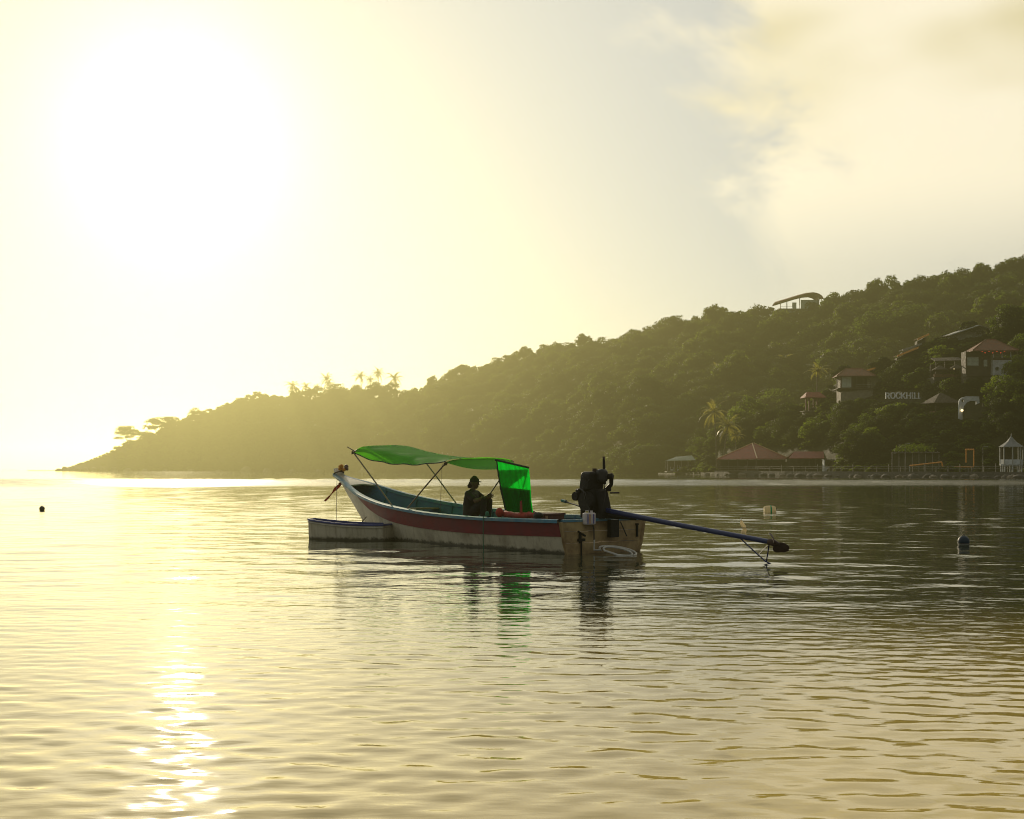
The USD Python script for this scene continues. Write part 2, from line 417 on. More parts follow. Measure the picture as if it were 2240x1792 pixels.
PALM_BARK = mat('palm_bark', (0.17, 0.14, 0.10), rough=0.9, var=0.4, scale=6.0, spec=0.15)


def leaf_quads(c, n, size, r):
    """Small creased leaf clumps at the points c, facing n."""
    k = len(c)
    t = r.normal(size=(k, 3))
    t -= n * (t * n).sum(1, keepdims=True)
    t /= np.linalg.norm(t, axis=1, keepdims=True)
    b = np.cross(n, t)
    s = size * r.uniform(0.6, 1.35, (k, 1))
    v = np.stack([c - t * s, c + b * s * 0.55 - n * s * 0.12, c + t * s, c - b * s * 0.55 - n * s * 0.12], 1)
    f = np.arange(k)[:, None] * 4
    return v.reshape(-1, 3), np.vstack([f + [0, 1, 2], f + [0, 2, 3]])


def broadleaf(seed, height, width, flat=0.62, lobes=11, leaves=1300, leaf=0.34, bole=0.42, gap=0.0):
    """(trunk with limbs, crown of leaf clumps) of a tree standing at the origin."""
    r = rng(seed)
    top = height
    base = height * bole
    H = top - base
    lobe = []
    for k in range(lobes):
        a = k * 2.4 + r.uniform(0, 0.8)
        q = math.sqrt((k + 0.5) / lobes)
        rad = width * 0.5 * q * r.uniform(0.72, 0.98)
        zc = base + H * (0.80 - 0.66 * q * q * r.uniform(0.5, 1.25)) - (0.16 * H if k % 3 == 2 else 0)
        lr = width * r.uniform(0.17, 0.30) * (1.0 - 0.22 * q)
        lobe.append((rad * math.cos(a), rad * math.sin(a), zc, lr))
    vs, fs, nv = [], [], 0
    for lx, ly, lz, lr in lobe:
        k = int(leaves / lobes * r.uniform(0.8, 1.2))
        n = r.normal(size=(k, 3))
        n /= np.linalg.norm(n, axis=1, keepdims=True)
        n[:, 2] = np.where(n[:, 2] < -0.35, -n[:, 2], n[:, 2])
        sh = lr * (0.62 + 0.45 * r.uniform(0, 1, (k, 1)) ** 0.6) * (0.72 + 0.6 * meshkit.noise(n * 2.3 + seed + lx, seed)[:, None])
        c = np.array([lx, ly, lz]) + n * sh * [1.0, 1.0, flat]
        nn = n * [1, 1, 1.3] + r.normal(size=(k, 3)) * 0.45
        nn /= np.linalg.norm(nn, axis=1, keepdims=True)
        v, f = leaf_quads(c, nn, leaf, r)
        vs.append(v)
        fs.append(f + nv)
        nv += len(v)
    crown = trimesh.Trimesh(np.vstack(vs), np.vstack(fs), process=False)
    lean = r.uniform(-0.03, 0.03, 2) * height
    fork = np.array([lean[0], lean[1], base * 0.9])
    limbs = [tube([[0, 0, -0.8], [lean[0] * 0.3, lean[1] * 0.3, base * 0.45], fork], [0.030 * height, 0.021 * height, 0.016 * height], 7)]
    for lx, ly, lz, lr in lobe[::2]:
        e = np.array([lx, ly, lz])
        m_ = fork * 0.5 + e * 0.5 + [0, 0, -0.06 * height]
        limbs.append(tube([fork, m_, e], [0.012 * height, 0.008 * height, 0.003 * height], 5, False))
    return cat(limbs), crown


def palm_parts(seed, height, fronds=17, length=3.1, lean=0.6):
    r = rng(seed)
    a = r.uniform(0, 6.28)
    ts = np.linspace(0, 1, 7)
    trunk_pts = np.stack([lean * ts ** 2 * math.cos(a), lean * ts ** 2 * math.sin(a), -0.5 + (height + 0.5) * ts], -1)
    trunk = tube(trunk_pts, 0.17 - 0.07 * ts, 7)
    topp = trunk_pts[-1]
    out = []
    for k in range(fronds):
        az_ = k * 2.39996 + r.uniform(-0.2, 0.2)
        up = (1.15 - 1.75 * (k / fronds)) + r.uniform(-0.15, 0.15)
        L = length * r.uniform(0.85, 1.1)
        n = 9
        s = np.linspace(0, 1, n)
        ang = up - 1.35 * s ** 1.4
        ds = L / (n - 1)
        rad = np.concatenate([[0], np.cumsum(np.cos(ang[:-1]) * ds)])
        zz = np.concatenate([[0], np.cumsum(np.sin(ang[:-1]) * ds)])
        h = np.array([math.cos(az_), math.sin(az_), 0])
        side = np.array([-math.sin(az_), math.cos(az_), 0])
        spine = topp + rad[:, None] * h + zz[:, None] * [0, 0, 1.0]
        vs, fs = [], []
        for i in range(1, n):                       # leaflets hang off both sides of the rib
            for sd in (-1, 1):
                w = 0.62 * math.sin(math.pi * min(0.98, 0.12 + 0.86 * s[i])) ** 0.7 * L / 3.1
                for j in range(3):
                    p0 = spine[i - 1] + (spine[i] - spine[i - 1]) * (j * 0.333)
                    p1 = p0 + (spine[i] - spine[i - 1]) * 0.31
                    tip = (p0 + p1) / 2 + side * sd * w + [0, 0, -0.42 * w] + (spine[i] - spine[i - 1]) * 0.9
                    k0 = len(vs)
                    vs += [p0, p1, tip]
                    fs.append([k0, k0 + 1, k0 + 2])
        leafm = trimesh.Trimesh(np.array(vs), np.array(fs), process=False)
        out.append(cat([leafm, tube(spine, np.linspace(0.035, 0.008, n), 4, False)]))
    return trunk, out




def class_tree(name, trunk, crown, bark, leaf):
    c = stage.CreateClassPrim('/World/_class_' + name)
    usdkit.mesh(stage, str(c.GetPath()) + '/trunk', trunk, bark, smooth=True)
    usdkit.mesh(stage, str(c.GetPath()) + '/crown', crown, leaf)
    return c.GetPath()


# shapes of tree seen on the far headland (big rainforest crowns) and on the near slope (finer leaves, smaller crowns)
FAR_KIND = []
for k, (hh, ww, fl, lb, bo) in enumerate([(14, 13, .75, 14, .26), (12, 14, .65, 15, .22), (15, 11, .9, 12, .26), (11, 10, .8, 10, .20), (13, 15, .55, 14, .34), (10, 9, .95, 9, .16)]):
    t_, c_ = broadleaf(100 + k, hh, ww, fl, lb, 1500, 0.52, bo)
    FAR_KIND.append((class_tree('far_tree_%d' % k, t_, c_, BARK, LEAF[k % 3]), hh))
NEAR_KIND = []
for k, (hh, ww, fl, lb, bo) in enumerate([(8, 8.5, .8, 15, .18), (7, 6.5, .9, 12, .16), (9, 8, .85, 14, .18), (5, 6, .8, 11, .12), (3.2, 4.4, .8, 9, .06), (6, 7.5, .65, 13, .22)]):
    t_, c_ = broadleaf(200 + k, hh, ww, fl, lb, 2600, 0.24, bo)
    for q in range(2):
        NEAR_KIND.append((class_tree('near_tree_%d_%d' % (k, q), t_, c_, BARK, LEAF_NEAR[(k + q) % 3]), hh))
UMB = []
for k in range(2):
    t_, c_ = broadleaf(300 + k, 13, 17, 0.42, 16, 2200, 0.5, .22, )
    UMB.append((class_tree('umbrella_tree_%d' % k, t_, c_, BARK, LEAF[k]), 13))
PALM = []
for k, (hh, ln) in enumerate([(9, 3.3), (11, 3.0), (7, 3.4)]):
    t_, fr = palm_parts(400 + k, hh, 17, ln, 0.5 + 0.5 * k)
    c = stage.CreateClassPrim('/World/_class_palm_%d' % k)
    usdkit.mesh(stage, str(c.GetPath()) + '/trunk', t_, PALM_BARK, smooth=True)
    for i, m_ in enumerate(fr):
        usdkit.mesh(stage, str(c.GetPath()) + '/frond' + ('_%03d' % i if i else ''), m_, FROND)
    PALM.append((c.GetPath(), hh))
_tr = rng(77)
TREE_SPOTS = []


def plant(kind, label, p, h=None, group=None, name='broadleaf_tree', cat_='tree', sink=0.0, wide=1.0):
    path, hh = kind
    s = (h / hh) if h else 1.0
    q = np.array(p, float) - [0, 0, sink]
    TREE_SPOTS.append(q)
    return copy_of(path, name, label, cat_, q, _tr.uniform(0, 360), group, (s * wide, s * wide, s))


# skyline of the headland, tree by tree
CREST_TREES = []
x_ = 318.0
while x_ < 2290:
    p = far_ground(np.array([x_]), np.array([0.985]))[0]
    low = x_ < 640
    ht = max(2.0, float(TREE_FAR(x_)) * (_tr.uniform(0.75, 1.15) if low else _tr.uniform(0.8, 1.45)))
    k = (3, 5, 5, 2)[_tr.integers(0, 4)] if low else _tr.integers(0, 6)
    if not 1690 < x_ < 1800:
        CREST_TREES.append((x_, plant(FAR_KIND[k], None, p, ht, None, sink=0.22 * ht if low else 0.12 * ht, wide=1.25 if low else 0.85)))
    w_px = ht * (0.9 if low else 0.62) / p[1] * FOC
    x_ += w_px * _tr.uniform(0.55, 1.1)
ORD = ['first', 'second', 'third', 'fourth', 'fifth', 'sixth', 'seventh', 'eighth', 'ninth', 'tenth', 'eleventh', 'twelfth', 'thirteenth', 'fourteenth', 'fifteenth', 'sixteenth', 'seventeenth', 'eighteenth', 'nineteenth', 'twentieth']
ORD += ['twenty-' + o for o in ORD[:9]] + ['thirtieth'] + ['thirty-' + o for o in ORD[:9]] + ['fortieth'] + ['forty-' + o for o in ORD[:9]] + ['fiftieth']
for a_, b_, ref, right, txt in ((0, 712, 712, False, 'left of the paired skyline palms'), (712, 1250, 712, True, 'right of the paired skyline palms'), (1250, 1750, 1750, False, 'left of the curved-roof house'), (1750, 9999, 1750, True, 'right of the curved-roof house')):
    grp = sorted([t for t in CREST_TREES if a_ <= t[0] < b_], key=lambda t: abs(t[0] - ref))
    for i, (xx, pr_) in enumerate(grp):
        look = 'low golden-hazy tree' if xx < 640 else 'hazy crest tree' if xx < 1300 else 'dark crest tree'
        tag(pr_, '%s on the skyline, %s crown %s' % (look, ORD[min(i, len(ORD) - 1)], txt), None, 'trees along the crest ' + txt)

# flat-topped trees over the point
for px, py, k, lb in ((280, 930, 0, 'flat-topped tree leaning out at the seaward edge of the headland'), (345, 912, 1, 'broad flat-topped tree with gaps of sky under its layered crown'), (372, 910, 0, 'flat-topped tree joining the dense crest behind it')):
    g_ = far_ground(np.array([float(px)]), np.array([0.95]))[0]
    top_z = EYE + (HOR - py) / FOC * g_[1]
    plant(UMB[k], lb, g_, max(5.0, top_z - g_[2] + 1.5), None, name='umbrella_tree', sink=1.0, wide=1.0)
# palms that break the skyline
PALM_SKY = [(640, 838, 'lone skyline palm left of the paired palms'), (676, 841, 'short skyline palm beside the paired palms'), (706, 824, 'taller left palm of the pair on the skyline'), (719, 834, 'right palm of the pair on the skyline'), (693, 842, 'small palm tuft just left of the paired palms'),
            (791, 818, 'skyline palm over the domed clump of trees'), (809, 826, 'low palm on the domed clump'), (830, 812, 'slender palm standing free right of the domed clump'), (867, 822, 'tall palm standing in the dip of the skyline'), (1900, 622, 'pale feathery tree top on the high crest')]
for px, py, lb in PALM_SKY:
    g_ = far_ground(np.array([float(px)]), np.array([0.97]))[0]
    top_z = EYE + (HOR - py) / FOC * g_[1]
    plant(PALM[_tr.integers(0, 3)], lb, g_, max(5.0, top_z - g_[2] - 1.5), None, name='palm_tree', cat_='palm tree', wide=_tr.uniform(0.7, 1.05))
# big crowns one can tell apart on the face of the headland
BIG = [(690, 945, 15, 'dark domed tree low on the headland left of the canopy'), (655, 960, 12, 'dark tree low on the headland, left neighbour of the domed one'), (545, 985, 9, 'bushy dark tree near the rocks below the headland'), (830, 890, 12, 'sunlit rounded tree on the headland face above the canopy corner'),
       (1000, 905, 17, 'big broad tree with a glowing edge on the headland behind the canopy'), (960, 930, 12, 'tree with a glowing left edge beside the big broad one'), (1100, 905, 14, 'wide tree on the lower headland right of the big broad one'), (890, 850, 11, 'golden tree below the dip of the skyline'),
       (1420, 930, 12, 'tree on the lower headland above the green-roofed hut'), (1480, 965, 9, 'tree standing behind the green-roofed hut'), (1300, 985, 10, 'low tree at the foot of the headland right of the boat curtain'), (1200, 960, 12, 'tree low on the headland right of the curtain top')]
for px, py, ht, lb in BIG:
    g_ = on_ground(far_ground, px, py + ht * 0.55 / float(px_shore(px)) * FOC)
    plant(FAR_KIND[_tr.integers(0, 6)], lb, g_, ht, None, sink=0.4, wide=1.1)

# the near slope, tree by tree (the spots of the houses stay free)
KEEP = []          # (px, py, radius in pixels) kept clear of trees
KEEP += [(2072, 712, 2165, 745), (2095, 742, 2208, 818), (1960, 730, 2045, 786), (1812, 806, 1918, 866), (1750, 852, 1806, 905), (1925, 846, 2022, 880), (2085, 862, 2148, 915), (2022, 866, 2092, 900),
         (2030, 785, 2112, 822), (1562, 968, 1830, 1050), (1945, 950, 2260, 1050), (1445, 990, 1530, 1050), (1830, 1012, 1950, 1050), (1900, 772, 1935, 800), (2040, 925, 2110, 965)]


def crown_box(g_, ht, w):
    s = FOC / g_[1]
    cx_, by = 1120 + g_[0] * s, HOR - (g_[2] - EYE) * s
    return cx_ - w * s / 2, by - ht * s, cx_ + w * s / 2, by - 0.15 * ht * s


def clear(b):
    for x0, y0, x1, y1 in KEEP:
        ix, iy = min(b[2], x1) - max(b[0], x0), min(b[3], y1) - max(b[1], y0)
        if ix > 3 and iy > 3:
            return False
    return True


SPUR_NAMED = [  # pixel of the crown's middle, height in metres, kind, label
    (1640, 880, 9.5, 0, 'big light-green tree crowning the left end of the near slope'), (1612, 905, 7.5, 4, 'light-green tree left of the big one, above the red restaurant roof'), (1668, 915, 7, 2, 'light-green tree at the right foot of the big one'),
    (1720, 930, 7, 1, 'dark rounded tree under the small red-roofed pavilion'), (1775, 945, 6.5, 3, 'dark tree right of the rounded one, above the smaller red roof'), (2212, 705, 9, 2, 'big dark tree on the skyline at the right edge of the photo'),
    (2232, 760, 7, 5, 'brownish tree right of the white house with the hip roof'), (2205, 860, 8, 0, 'large tree with lit left edge below the white house on the right'), (2225, 810, 7, 4, 'lit tree right of the white house wall'), (2190, 905, 6.5, 2, 'dark tree under the large one at the right edge'),
    (2120, 700, 4.5, 8, 'bushy tree above the grey gabled house'), (1570, 950, 6, 6, 'yellow-green tree beside the palms left of the red restaurant'), (1950, 905, 5, 10, 'dark bush on the slope below the sign letters'), (1895, 930, 6, 5, 'dark tree on the slope left below the sign letters'),
    (1700, 895, 5, 6, 'small lit tree left of the red-roofed pavilion'), (1850, 785, 4.5, 8, 'lit bush behind the house with the corner window'), (1930, 760, 4, 8, 'lit bushes at the end of the orange terrace roof'), (2060, 770, 4.5, 10, 'dark bush left of the hip-roofed white house'),
    (1985, 800, 5, 7, 'dark tree on the terrace between the two hip-roofed houses'), (1560, 1005, 4, 8, 'dark bush at the left end of the red restaurant')]
for px, py, ht, k, lb in SPUR_NAMED:
    g_ = on_ground(spur_ground, px, py + 0.5 * ht / 275.0 * FOC)
    plant(NEAR_KIND[k], lb, g_, ht, None, sink=0.3)
PALM_SPUR = [(1782, 800, 8.5, 0, 'palm with golden lit fronds beside the house with the corner window'), (1726, 775, 9, 2, 'pale palm half lost in haze left of the golden palm'), (1568, 915, 8, 0, 'upper palm with golden fronds at the left end of the near slope'), (1582, 945, 7, 2, 'middle palm with golden fronds left of the restaurant roof'),
             (1612, 965, 6.5, 1, 'lowest palm with golden fronds touching the restaurant roof'), (1562, 790, 10, 1, 'far palm with pale fronds on the headland face')]
for i, (px, py, ht, k, lb) in enumerate(PALM_SPUR):
    fn = far_ground if i in (1, 5) else spur_ground
    dd = 420.0 if i in (1, 5) else 290.0
    g_ = on_ground(fn, px, py + ht / dd * FOC)
    if i in (2, 3, 4):
        g_ = spur_ground(np.array([float(px)]), np.array([(0.22, 0.18, 0.36)[i - 2]]))[0]
        ht = EYE + (HOR - py + 14) / FOC * g_[1] - g_[2]
    elif i == 0:
        g_ = g_ - [0, 2.0, 0]
    plant(PALM[k], lb, g_, ht, None, name='palm_tree', cat_='palm tree', wide=1.25 if i not in (2, 3) else 0.8)

MARKS = [(1779, 880, 'red-roofed pavilion'), (1868, 840, 'house with the corner window'), (1976, 866, 'sign letters'), (2058, 885, 'thatched gazebo'), (2118, 890, 'white arch'), (2165, 790, 'white house'), (2120, 728, 'grey gabled house'),
         (1990, 765, 'orange-edged lodge roofs'), (1648, 990, 'red restaurant roof'), (1768, 996, 'smaller red roof'), (2003, 1008, 'pergola'), (2212, 1000, 'white kiosk'), (2120, 1005, 'orange frame'), (1640, 870, 'big light-green tree'), (1488, 1010, 'green-roofed hut')]
NEAR_SET = []
n_near = 0
for v in np.arange(0.14, 1.0, 0.075):
    for px in np.arange(1490, 2330, 24.0):
        q_px = px + _tr.uniform(-11, 11)
        g_ = spur_ground(np.array([q_px]), np.array([v + _tr.uniform(-0.03, 0.03)]))[0]
        if g_[2] < 1.2:
            continue
        for k in (_tr.integers(0, 4), _tr.integers(6, 8), 8, 9):
            hh = NEAR_KIND[k][1] * _tr.uniform(0.62, 0.95)
            if k >= 8:
                hh *= 0.8
            if k < 6 and _tr.uniform() < 0.55:
                continue
            if clear(crown_box(g_, hh, hh * 1.05)):
                bush = k >= 8
                if n_near < 215:
                    bx_ = crown_box(g_, hh, hh)
                    NEAR_SET.append(((bx_[0] + bx_[2]) / 2, (bx_[1] + bx_[3]) / 2, bush, hh, plant(NEAR_KIND[k], None, g_, hh, None, name='bush' if bush else 'broadleaf_tree', cat_='bush' if bush else 'tree', sink=0.25)))
                n_near += 1
                break

_by = {}
for cx_, cy_, bush, hh, pr_ in NEAR_SET:
    mk = min(MARKS, key=lambda m: math.hypot(m[0] - cx_, (m[1] - cy_) * 1.2))
    dx, dy = cx_ - mk[0], cy_ - mk[1]
    side = ('above ' if dy < -14 else 'below ' if dy > 14 else '') + ('left' if dx < -12 else 'right' if dx > 12 else 'side')
    side = {'above side': 'straight above', 'below side': 'straight below', 'side': 'right against'}.get(side, side + ' of')
    _by.setdefault((mk[2], side, bush), []).append((math.hypot(dx, dy), pr_))
for (mk, side, bush), l in _by.items():
    for i, (_, pr_) in enumerate(sorted(l, key=lambda t: t[0])):
        tag(pr_, '%s %s the %s, %s' % ('low dark bush' if bush else 'leafy slope tree', side, mk, 'nearest to it' if i == 0 else ORD[i] + ' nearest to it'), None, 'bushes on the near slope' if bush else 'trees on the near slope')

# the forest that covers the headland, one mass
pos, rot, idx, scl = [], [], [], []
fr_ = rng(5)
for px in np.arange(225, 2420, 9.0):
    s_, c_ = float(px_shore(px) + BACK(px)), float(crest_far(px))
    step_d = 8.5
    n_v = int((c_ - s_) / step_d)
    for v in (np.arange(n_v) + 0.5) / n_v:
        q_px = px + fr_.uniform(-6, 6)
        d_ = s_ + (c_ - s_) * v
        if fr_.uniform() > 9.0 / FOC * d_ / 5.2:
            continue
        vv = min(0.99, v + fr_.uniform(-0.5, 0.5) / n_v)
        if vv < 0.008:
            continue
        g_ = far_ground(np.array([q_px]), np.array([vv]))[0]
        ht = float(TREE_FAR(q_px)) * fr_.uniform(0.6, 1.0) * (1.5 if fr_.uniform() < 0.12 else 1.0) * (0.55 + 0.45 * min(1, vv * 6))
        if ht < 1.0:
            continue
        k = int(fr_.integers(0, 6))
        pos.append(g_ - [0, 0, 0.3])
        a = fr_.uniform(0, math.pi)
        rot.append((math.cos(a), 0, 0, math.sin(a)))
        idx.append(k)
        scl.append([ht / FAR_KIND[k][1] * fr_.uniform(0.8, 1.4)] * 2 + [ht / FAR_KIND[k][1]])
# low growth that closes the foot of the forest and its crest
for px in np.arange(150, 2420, 8.0):
    for vv, f in ((0.006, .5), (0.02, .6), (0.93, .5), (0.965, .42), (0.99, .36), (1.02, .36)):
        if fr_.uniform() < 0.25:
            continue
        q_px = px + fr_.uniform(-5, 5)
        g_ = far_ground(np.array([q_px]), np.array([vv]))[0]
        ht = float(TREE_FAR(q_px)) * f * fr_.uniform(0.8, 1.15)
        if ht < 0.7 or (1700 < q_px < 1800 and vv > .9):
            continue
        k = (3, 5)[int(fr_.integers(0, 2))]
        pos.append(g_ - [0, 0, 0.22 * ht])
        a = fr_.uniform(0, math.pi)
        rot.append((math.cos(a), 0, 0, math.sin(a)))
        idx.append(k)
        scl.append([ht / FAR_KIND[k][1] * 1.5] * 2 + [ht / FAR_KIND[k][1]])
forest = UsdGeom.PointInstancer.Define(stage, '/World/forest')
for k in range(6):
    x = UsdGeom.Xform.Define(stage, '/World/forest/tree_shape_%d' % k)
    x.GetPrim().GetReferences().AddInternalReference(FAR_KIND[k][0])
    forest.GetPrototypesRel().AddTarget(x.GetPath())
forest.CreatePositionsAttr(Vt.Vec3fArray.FromNumpy(np.array(pos, np.float32)))
forest.CreateOrientationsAttr(Vt.QuathArray([Gf.Quath(float(a), float(b), float(c), float(d)) for a, b, c, d in rot]))
forest.CreateScalesAttr(Vt.Vec3fArray.FromNumpy(np.array(scl, np.float32)))
forest.CreateProtoIndicesAttr(Vt.IntArray([int(i) for i in idx]))
tag(forest.GetPrim(), 'hazy dense rainforest covering the long headland', 'forest', kind='stuff')
print('forest', len(pos), 'near', n_near)

# undergrowth that covers the near slope between its trees
pos, rot, idx, scl = [], [], [], []
HARD = [(2100, 770, 2208, 842), (1830, 820, 1915, 872), (1930, 852, 2020, 878), (2092, 862, 2145, 914), (1570, 975, 1828, 1050), (1950, 990, 2060, 1050), (2180, 950, 2240, 1050), (2108, 978, 2135, 1030)]
for px in np.arange(1470, 2420, 7.0):
    for v in np.arange(0.10, 1.02, 0.035):
        q_px, vv = px + fr_.uniform(-4, 4), v + fr_.uniform(-0.017, 0.017)
        g_ = spur_ground(np.array([q_px]), np.array([vv]))[0]
        if g_[2] < 0.6 or fr_.uniform() < 0.25:
            continue
        ht = fr_.uniform(0.8, 1.9)
        b_ = crown_box(g_, ht, ht * 1.6)
        if any(min(b_[2], x1) - max(b_[0], x0) > 2 and min(b_[3], y1) - max(b_[1], y0) > 2 for x0, y0, x1, y1 in HARD):
            continue
        pos.append(g_ - [0, 0, 0.2])
        a = fr_.uniform(0, math.pi)
        rot.append((math.cos(a), 0, 0, math.sin(a)))
        idx.append(int(fr_.integers(0, 2)))
        scl.append([ht / 3.2 * 1.5] * 2 + [ht / 3.2])
under = UsdGeom.PointInstancer.Define(stage, '/World/undergrowth')
for k in range(2):
    x = UsdGeom.Xform.Define(stage, '/World/undergrowth/bush_shape_%d' % k)
    x.GetPrim().GetReferences().AddInternalReference(NEAR_KIND[8 + k][0])
    under.GetPrototypesRel().AddTarget(x.GetPath())
under.CreatePositionsAttr(Vt.Vec3fArray.FromNumpy(np.array(pos, np.float32)))
under.CreateOrientationsAttr(Vt.QuathArray([Gf.Quath(float(a), float(b), float(c), float(d)) for a, b, c, d in rot]))
under.CreateScalesAttr(Vt.Vec3fArray.FromNumpy(np.array(scl, np.float32)))
under.CreateProtoIndicesAttr(Vt.IntArray([int(i) for i in idx]))
tag(under.GetPrim(), 'dark scrub covering the near slope between trees and houses', 'undergrowth', kind='stuff')

# ---------------------------------------------------------------- the longtail boat (x forward, y to port, z up, origin on the waterline at the middle of the transom)
HEAD = math.degrees(math.atan2(0.787, -0.617))
BOAT_AT = np.array([1.72, 24.63, 0.0])
_F, _P = np.array([-0.617, 0.787, 0]), np.array([-0.787, -0.617, 0])


def to_world(p):
    p = np.asarray(p, float)
    return BOAT_AT + p[..., :1] * _F + p[..., 1:2] * _P + p[..., 2:3] * [0, 0, 1.0]


beam = PchipInterpolator([0, 1.5, 3, 4.5, 6, 7.2, 8.2, 9, 9.6, 10], [1.085, 1.13, 1.14, 1.1, .98, .80, .58, .36, .17, .075])
sheer = PchipInterpolator([0, 1, 2.3, 3.1, 4.1, 5.3, 6.4, 7.8, 9.0, 9.7, 10.0], [.63, .62, .612, .622, .648, .712, .80, .99, 1.25, 1.39, 1.47])
stem = PchipInterpolator([0, 4.0, 6.2, 7.2, 7.7, 8.18, 8.82, 9.57, 10.0], [-.22, -.30, -.32, -.22, 0.02, .38, .77, 1.21, 1.44])

white_hull = mat('hull_white_paint', (0.60, 0.55, 0.41), rough=0.42, col2=(0.38, 0.34, 0.24), scale=1.6)
hull_dirty = usdkit.material(stage, '/World/Looks/hull_white_paint_weed_line', {
    'tc': ('texture_coordinate', {}), 'sx': ('separate_xyz', {}), 'n': ('noise_texture', {'scale': 1.6, 'detail': 6.0, 'roughness': 0.62}), 'n2': ('noise_texture', {'scale': 7.0, 'detail': 5.0, 'roughness': 0.65}),
    'mp': ('mapping', {'scale': (5.0, 5.0, 0.35)}), 'n3': ('noise_texture', {'scale': 2.2, 'detail': 5.0, 'roughness': 0.6}),
    'base': ('rgb_ramp', {'ramp': [(0.30, (0.28, 0.24, 0.16)), (0.50, (0.52, 0.47, 0.33)), (0.7, (0.60, 0.55, 0.41))]}),
    'drip': ('map_range', {'from_min': 0.52, 'from_max': 0.72, 'to_min': 0.0, 'to_max': 0.55, 'clamp': True}),
    'm1': ('mix_color', {'blend_type': 'mix', 'b': (0.22, 0.16, 0.09)}),
    'zz': ('math', {'math_type': 'multiply_add', 'value2': 0.16}),
    'weed': ('map_range', {'range_type': 'smoothstep', 'from_min': 0.10, 'from_max': 0.17, 'to_min': 0.92, 'to_max': 0.0, 'clamp': True}),
    'm2': ('mix_color', {'blend_type': 'mix', 'b': (0.045, 0.042, 0.022)}),
    'p': ('principled_bsdf', {'roughness': 0.42})},
    [('tc.object', 'sx.vector'), ('tc.object', 'n.vector'), ('tc.object', 'n2.vector'), ('tc.object', 'mp.vector'), ('mp.vector', 'n3.vector'), ('n.fac', 'base.fac'), ('n3.fac', 'drip.value'), ('drip.result', 'm1.fac'), ('base.color', 'm1.a'),
     ('n2.fac', 'zz.value1'), ('sx.z', 'zz.value3'), ('zz.value', 'weed.value'), ('weed.result', 'm2.fac'), ('m1.result', 'm2.a'), ('m2.result', 'p.base_color')], surface='p.BSDF')
red_paint = mat('strake_red_paint', (0.20, 0.022, 0.028), rough=0.5, col2=(0.12, 0.016, 0.022), scale=2.5)
blue_paint = mat('inside_blue_paint', (0.035, 0.15, 0.25), rough=0.55, col2=(0.02, 0.09, 0.15), scale=2.2)
rail_paint = mat('rail_blue_paint', (0.05, 0.20, 0.29), rough=0.4, col2=(0.16, 0.24, 0.24), scale=4.0)
wood_stern = mat('transom_weathered_wood', (0.46, 0.335, 0.15), rough=0.6, col2=(0.15, 0.08, 0.03), scale=2.6, bump=0.004)
plank = mat('bare_plank', (0.30, 0.20, 0.12), rough=0.7, col2=(0.16, 0.10, 0.06), scale=7.0)
iron = mat('black_oily_iron', (0.011, 0.010, 0.009), rough=0.6, metal=0.0, var=0.5, scale=9.0, spec=0.22)
iron_grey = mat('grimy_grey_metal', (0.04, 0.038, 0.035), rough=0.5, metal=0.4, var=0.5, scale=9.0)
shaft_blue = mat('shaft_blue_paint', (0.004, 0.013, 0.07), rough=0.35, var=0.4, scale=5.0)
rust = mat('rusty_bronze', (0.075, 0.042, 0.026), rough=0.7, metal=0.0, var=0.5, scale=10.0)
pole_mat = mat('bamboo_pole', (0.22, 0.15, 0.08), rough=0.5, var=0.4, scale=8.0)
rope_mat = mat('white_rope', (0.62, 0.60, 0.52), rough=0.9, var=0.2, scale=30.0)
green_rope = mat('green_rope', (0.03, 0.17, 0.09), rough=0.9, var=0.3, scale=30.0)
dark_rope = mat('brown_rope', (0.12, 0.085, 0.045), rough=0.9, var=0.4, scale=30.0)
red_cloth = mat('red_cloth', (0.40, 0.06, 0.03), rough=0.9, var=0.4, scale=14.0, trans=0.3, tcol=(0.5, 0.07, 0.03))
orange_cloth = mat('marigold_garland', (0.65, 0.26, 0.02), rough=0.9, var=0.4, scale=30.0)
curtain_hem = mat('curtain_double_cloth', (0.006, 0.10, 0.04), rough=0.8, var=0.3, scale=4.0, trans=0.7, tcol=(0.008, 0.26, 0.07), spec=0.2)  # second cloth layer, shade from the dark boat behind put into its colour
canopy_cloth = mat('canopy_green_cloth', (0.16, 0.44, 0.10), rough=0.75, var=0.25, scale=2.5, trans=0.84, tcol=(0.46, 1.0, 0.15), spec=0.2)
curtain_cloth = mat('curtain_green_cloth', (0.010, 0.20, 0.07), rough=0.75, var=0.25, scale=3.0, trans=0.80, tcol=(0.012, 0.75, 0.17), spec=0.2)
hem_dark = mat('dark_green_hem', (0.006, 0.035, 0.018), rough=0.85, var=0.3, scale=8.0)

boat = thing('longtail_boat', 'white wooden longtail boat with red stripe, blue inside and green cloth canopy', 'boat', BOAT_AT, HEAD)


def section(t, off=0.0, n=11):
    """Half section of the hull from the keel to the sheer, n points; off moves it outward (minus: inward)."""
    b, zs, zk = float(beam(t)), float(sheer(t)), float(stem(t))
    zk = min(zk, zs - 0.02)
    v = np.linspace(0, 1, n)
    full = 0.80 if t < 5 else 0.80 - 0.14 * (t - 5) / 5
    w = np.where(v < 0.25, full * (v / 0.25) ** 0.75, full + (1 - full) * ((v - 0.25) / 0.75) ** 0.85)
    z = np.where(v < 0.25, zk + (zs - zk) * 0.10 * (v / 0.25) ** 1.5, zk + (zs - zk) * (0.10 + 0.90 * (v - 0.25) / 0.75))
    y = np.maximum(b * w + off, 0.002)
    return np.stack([np.full(n, t), y, z - (0 if off >= 0 else 0)], -1)


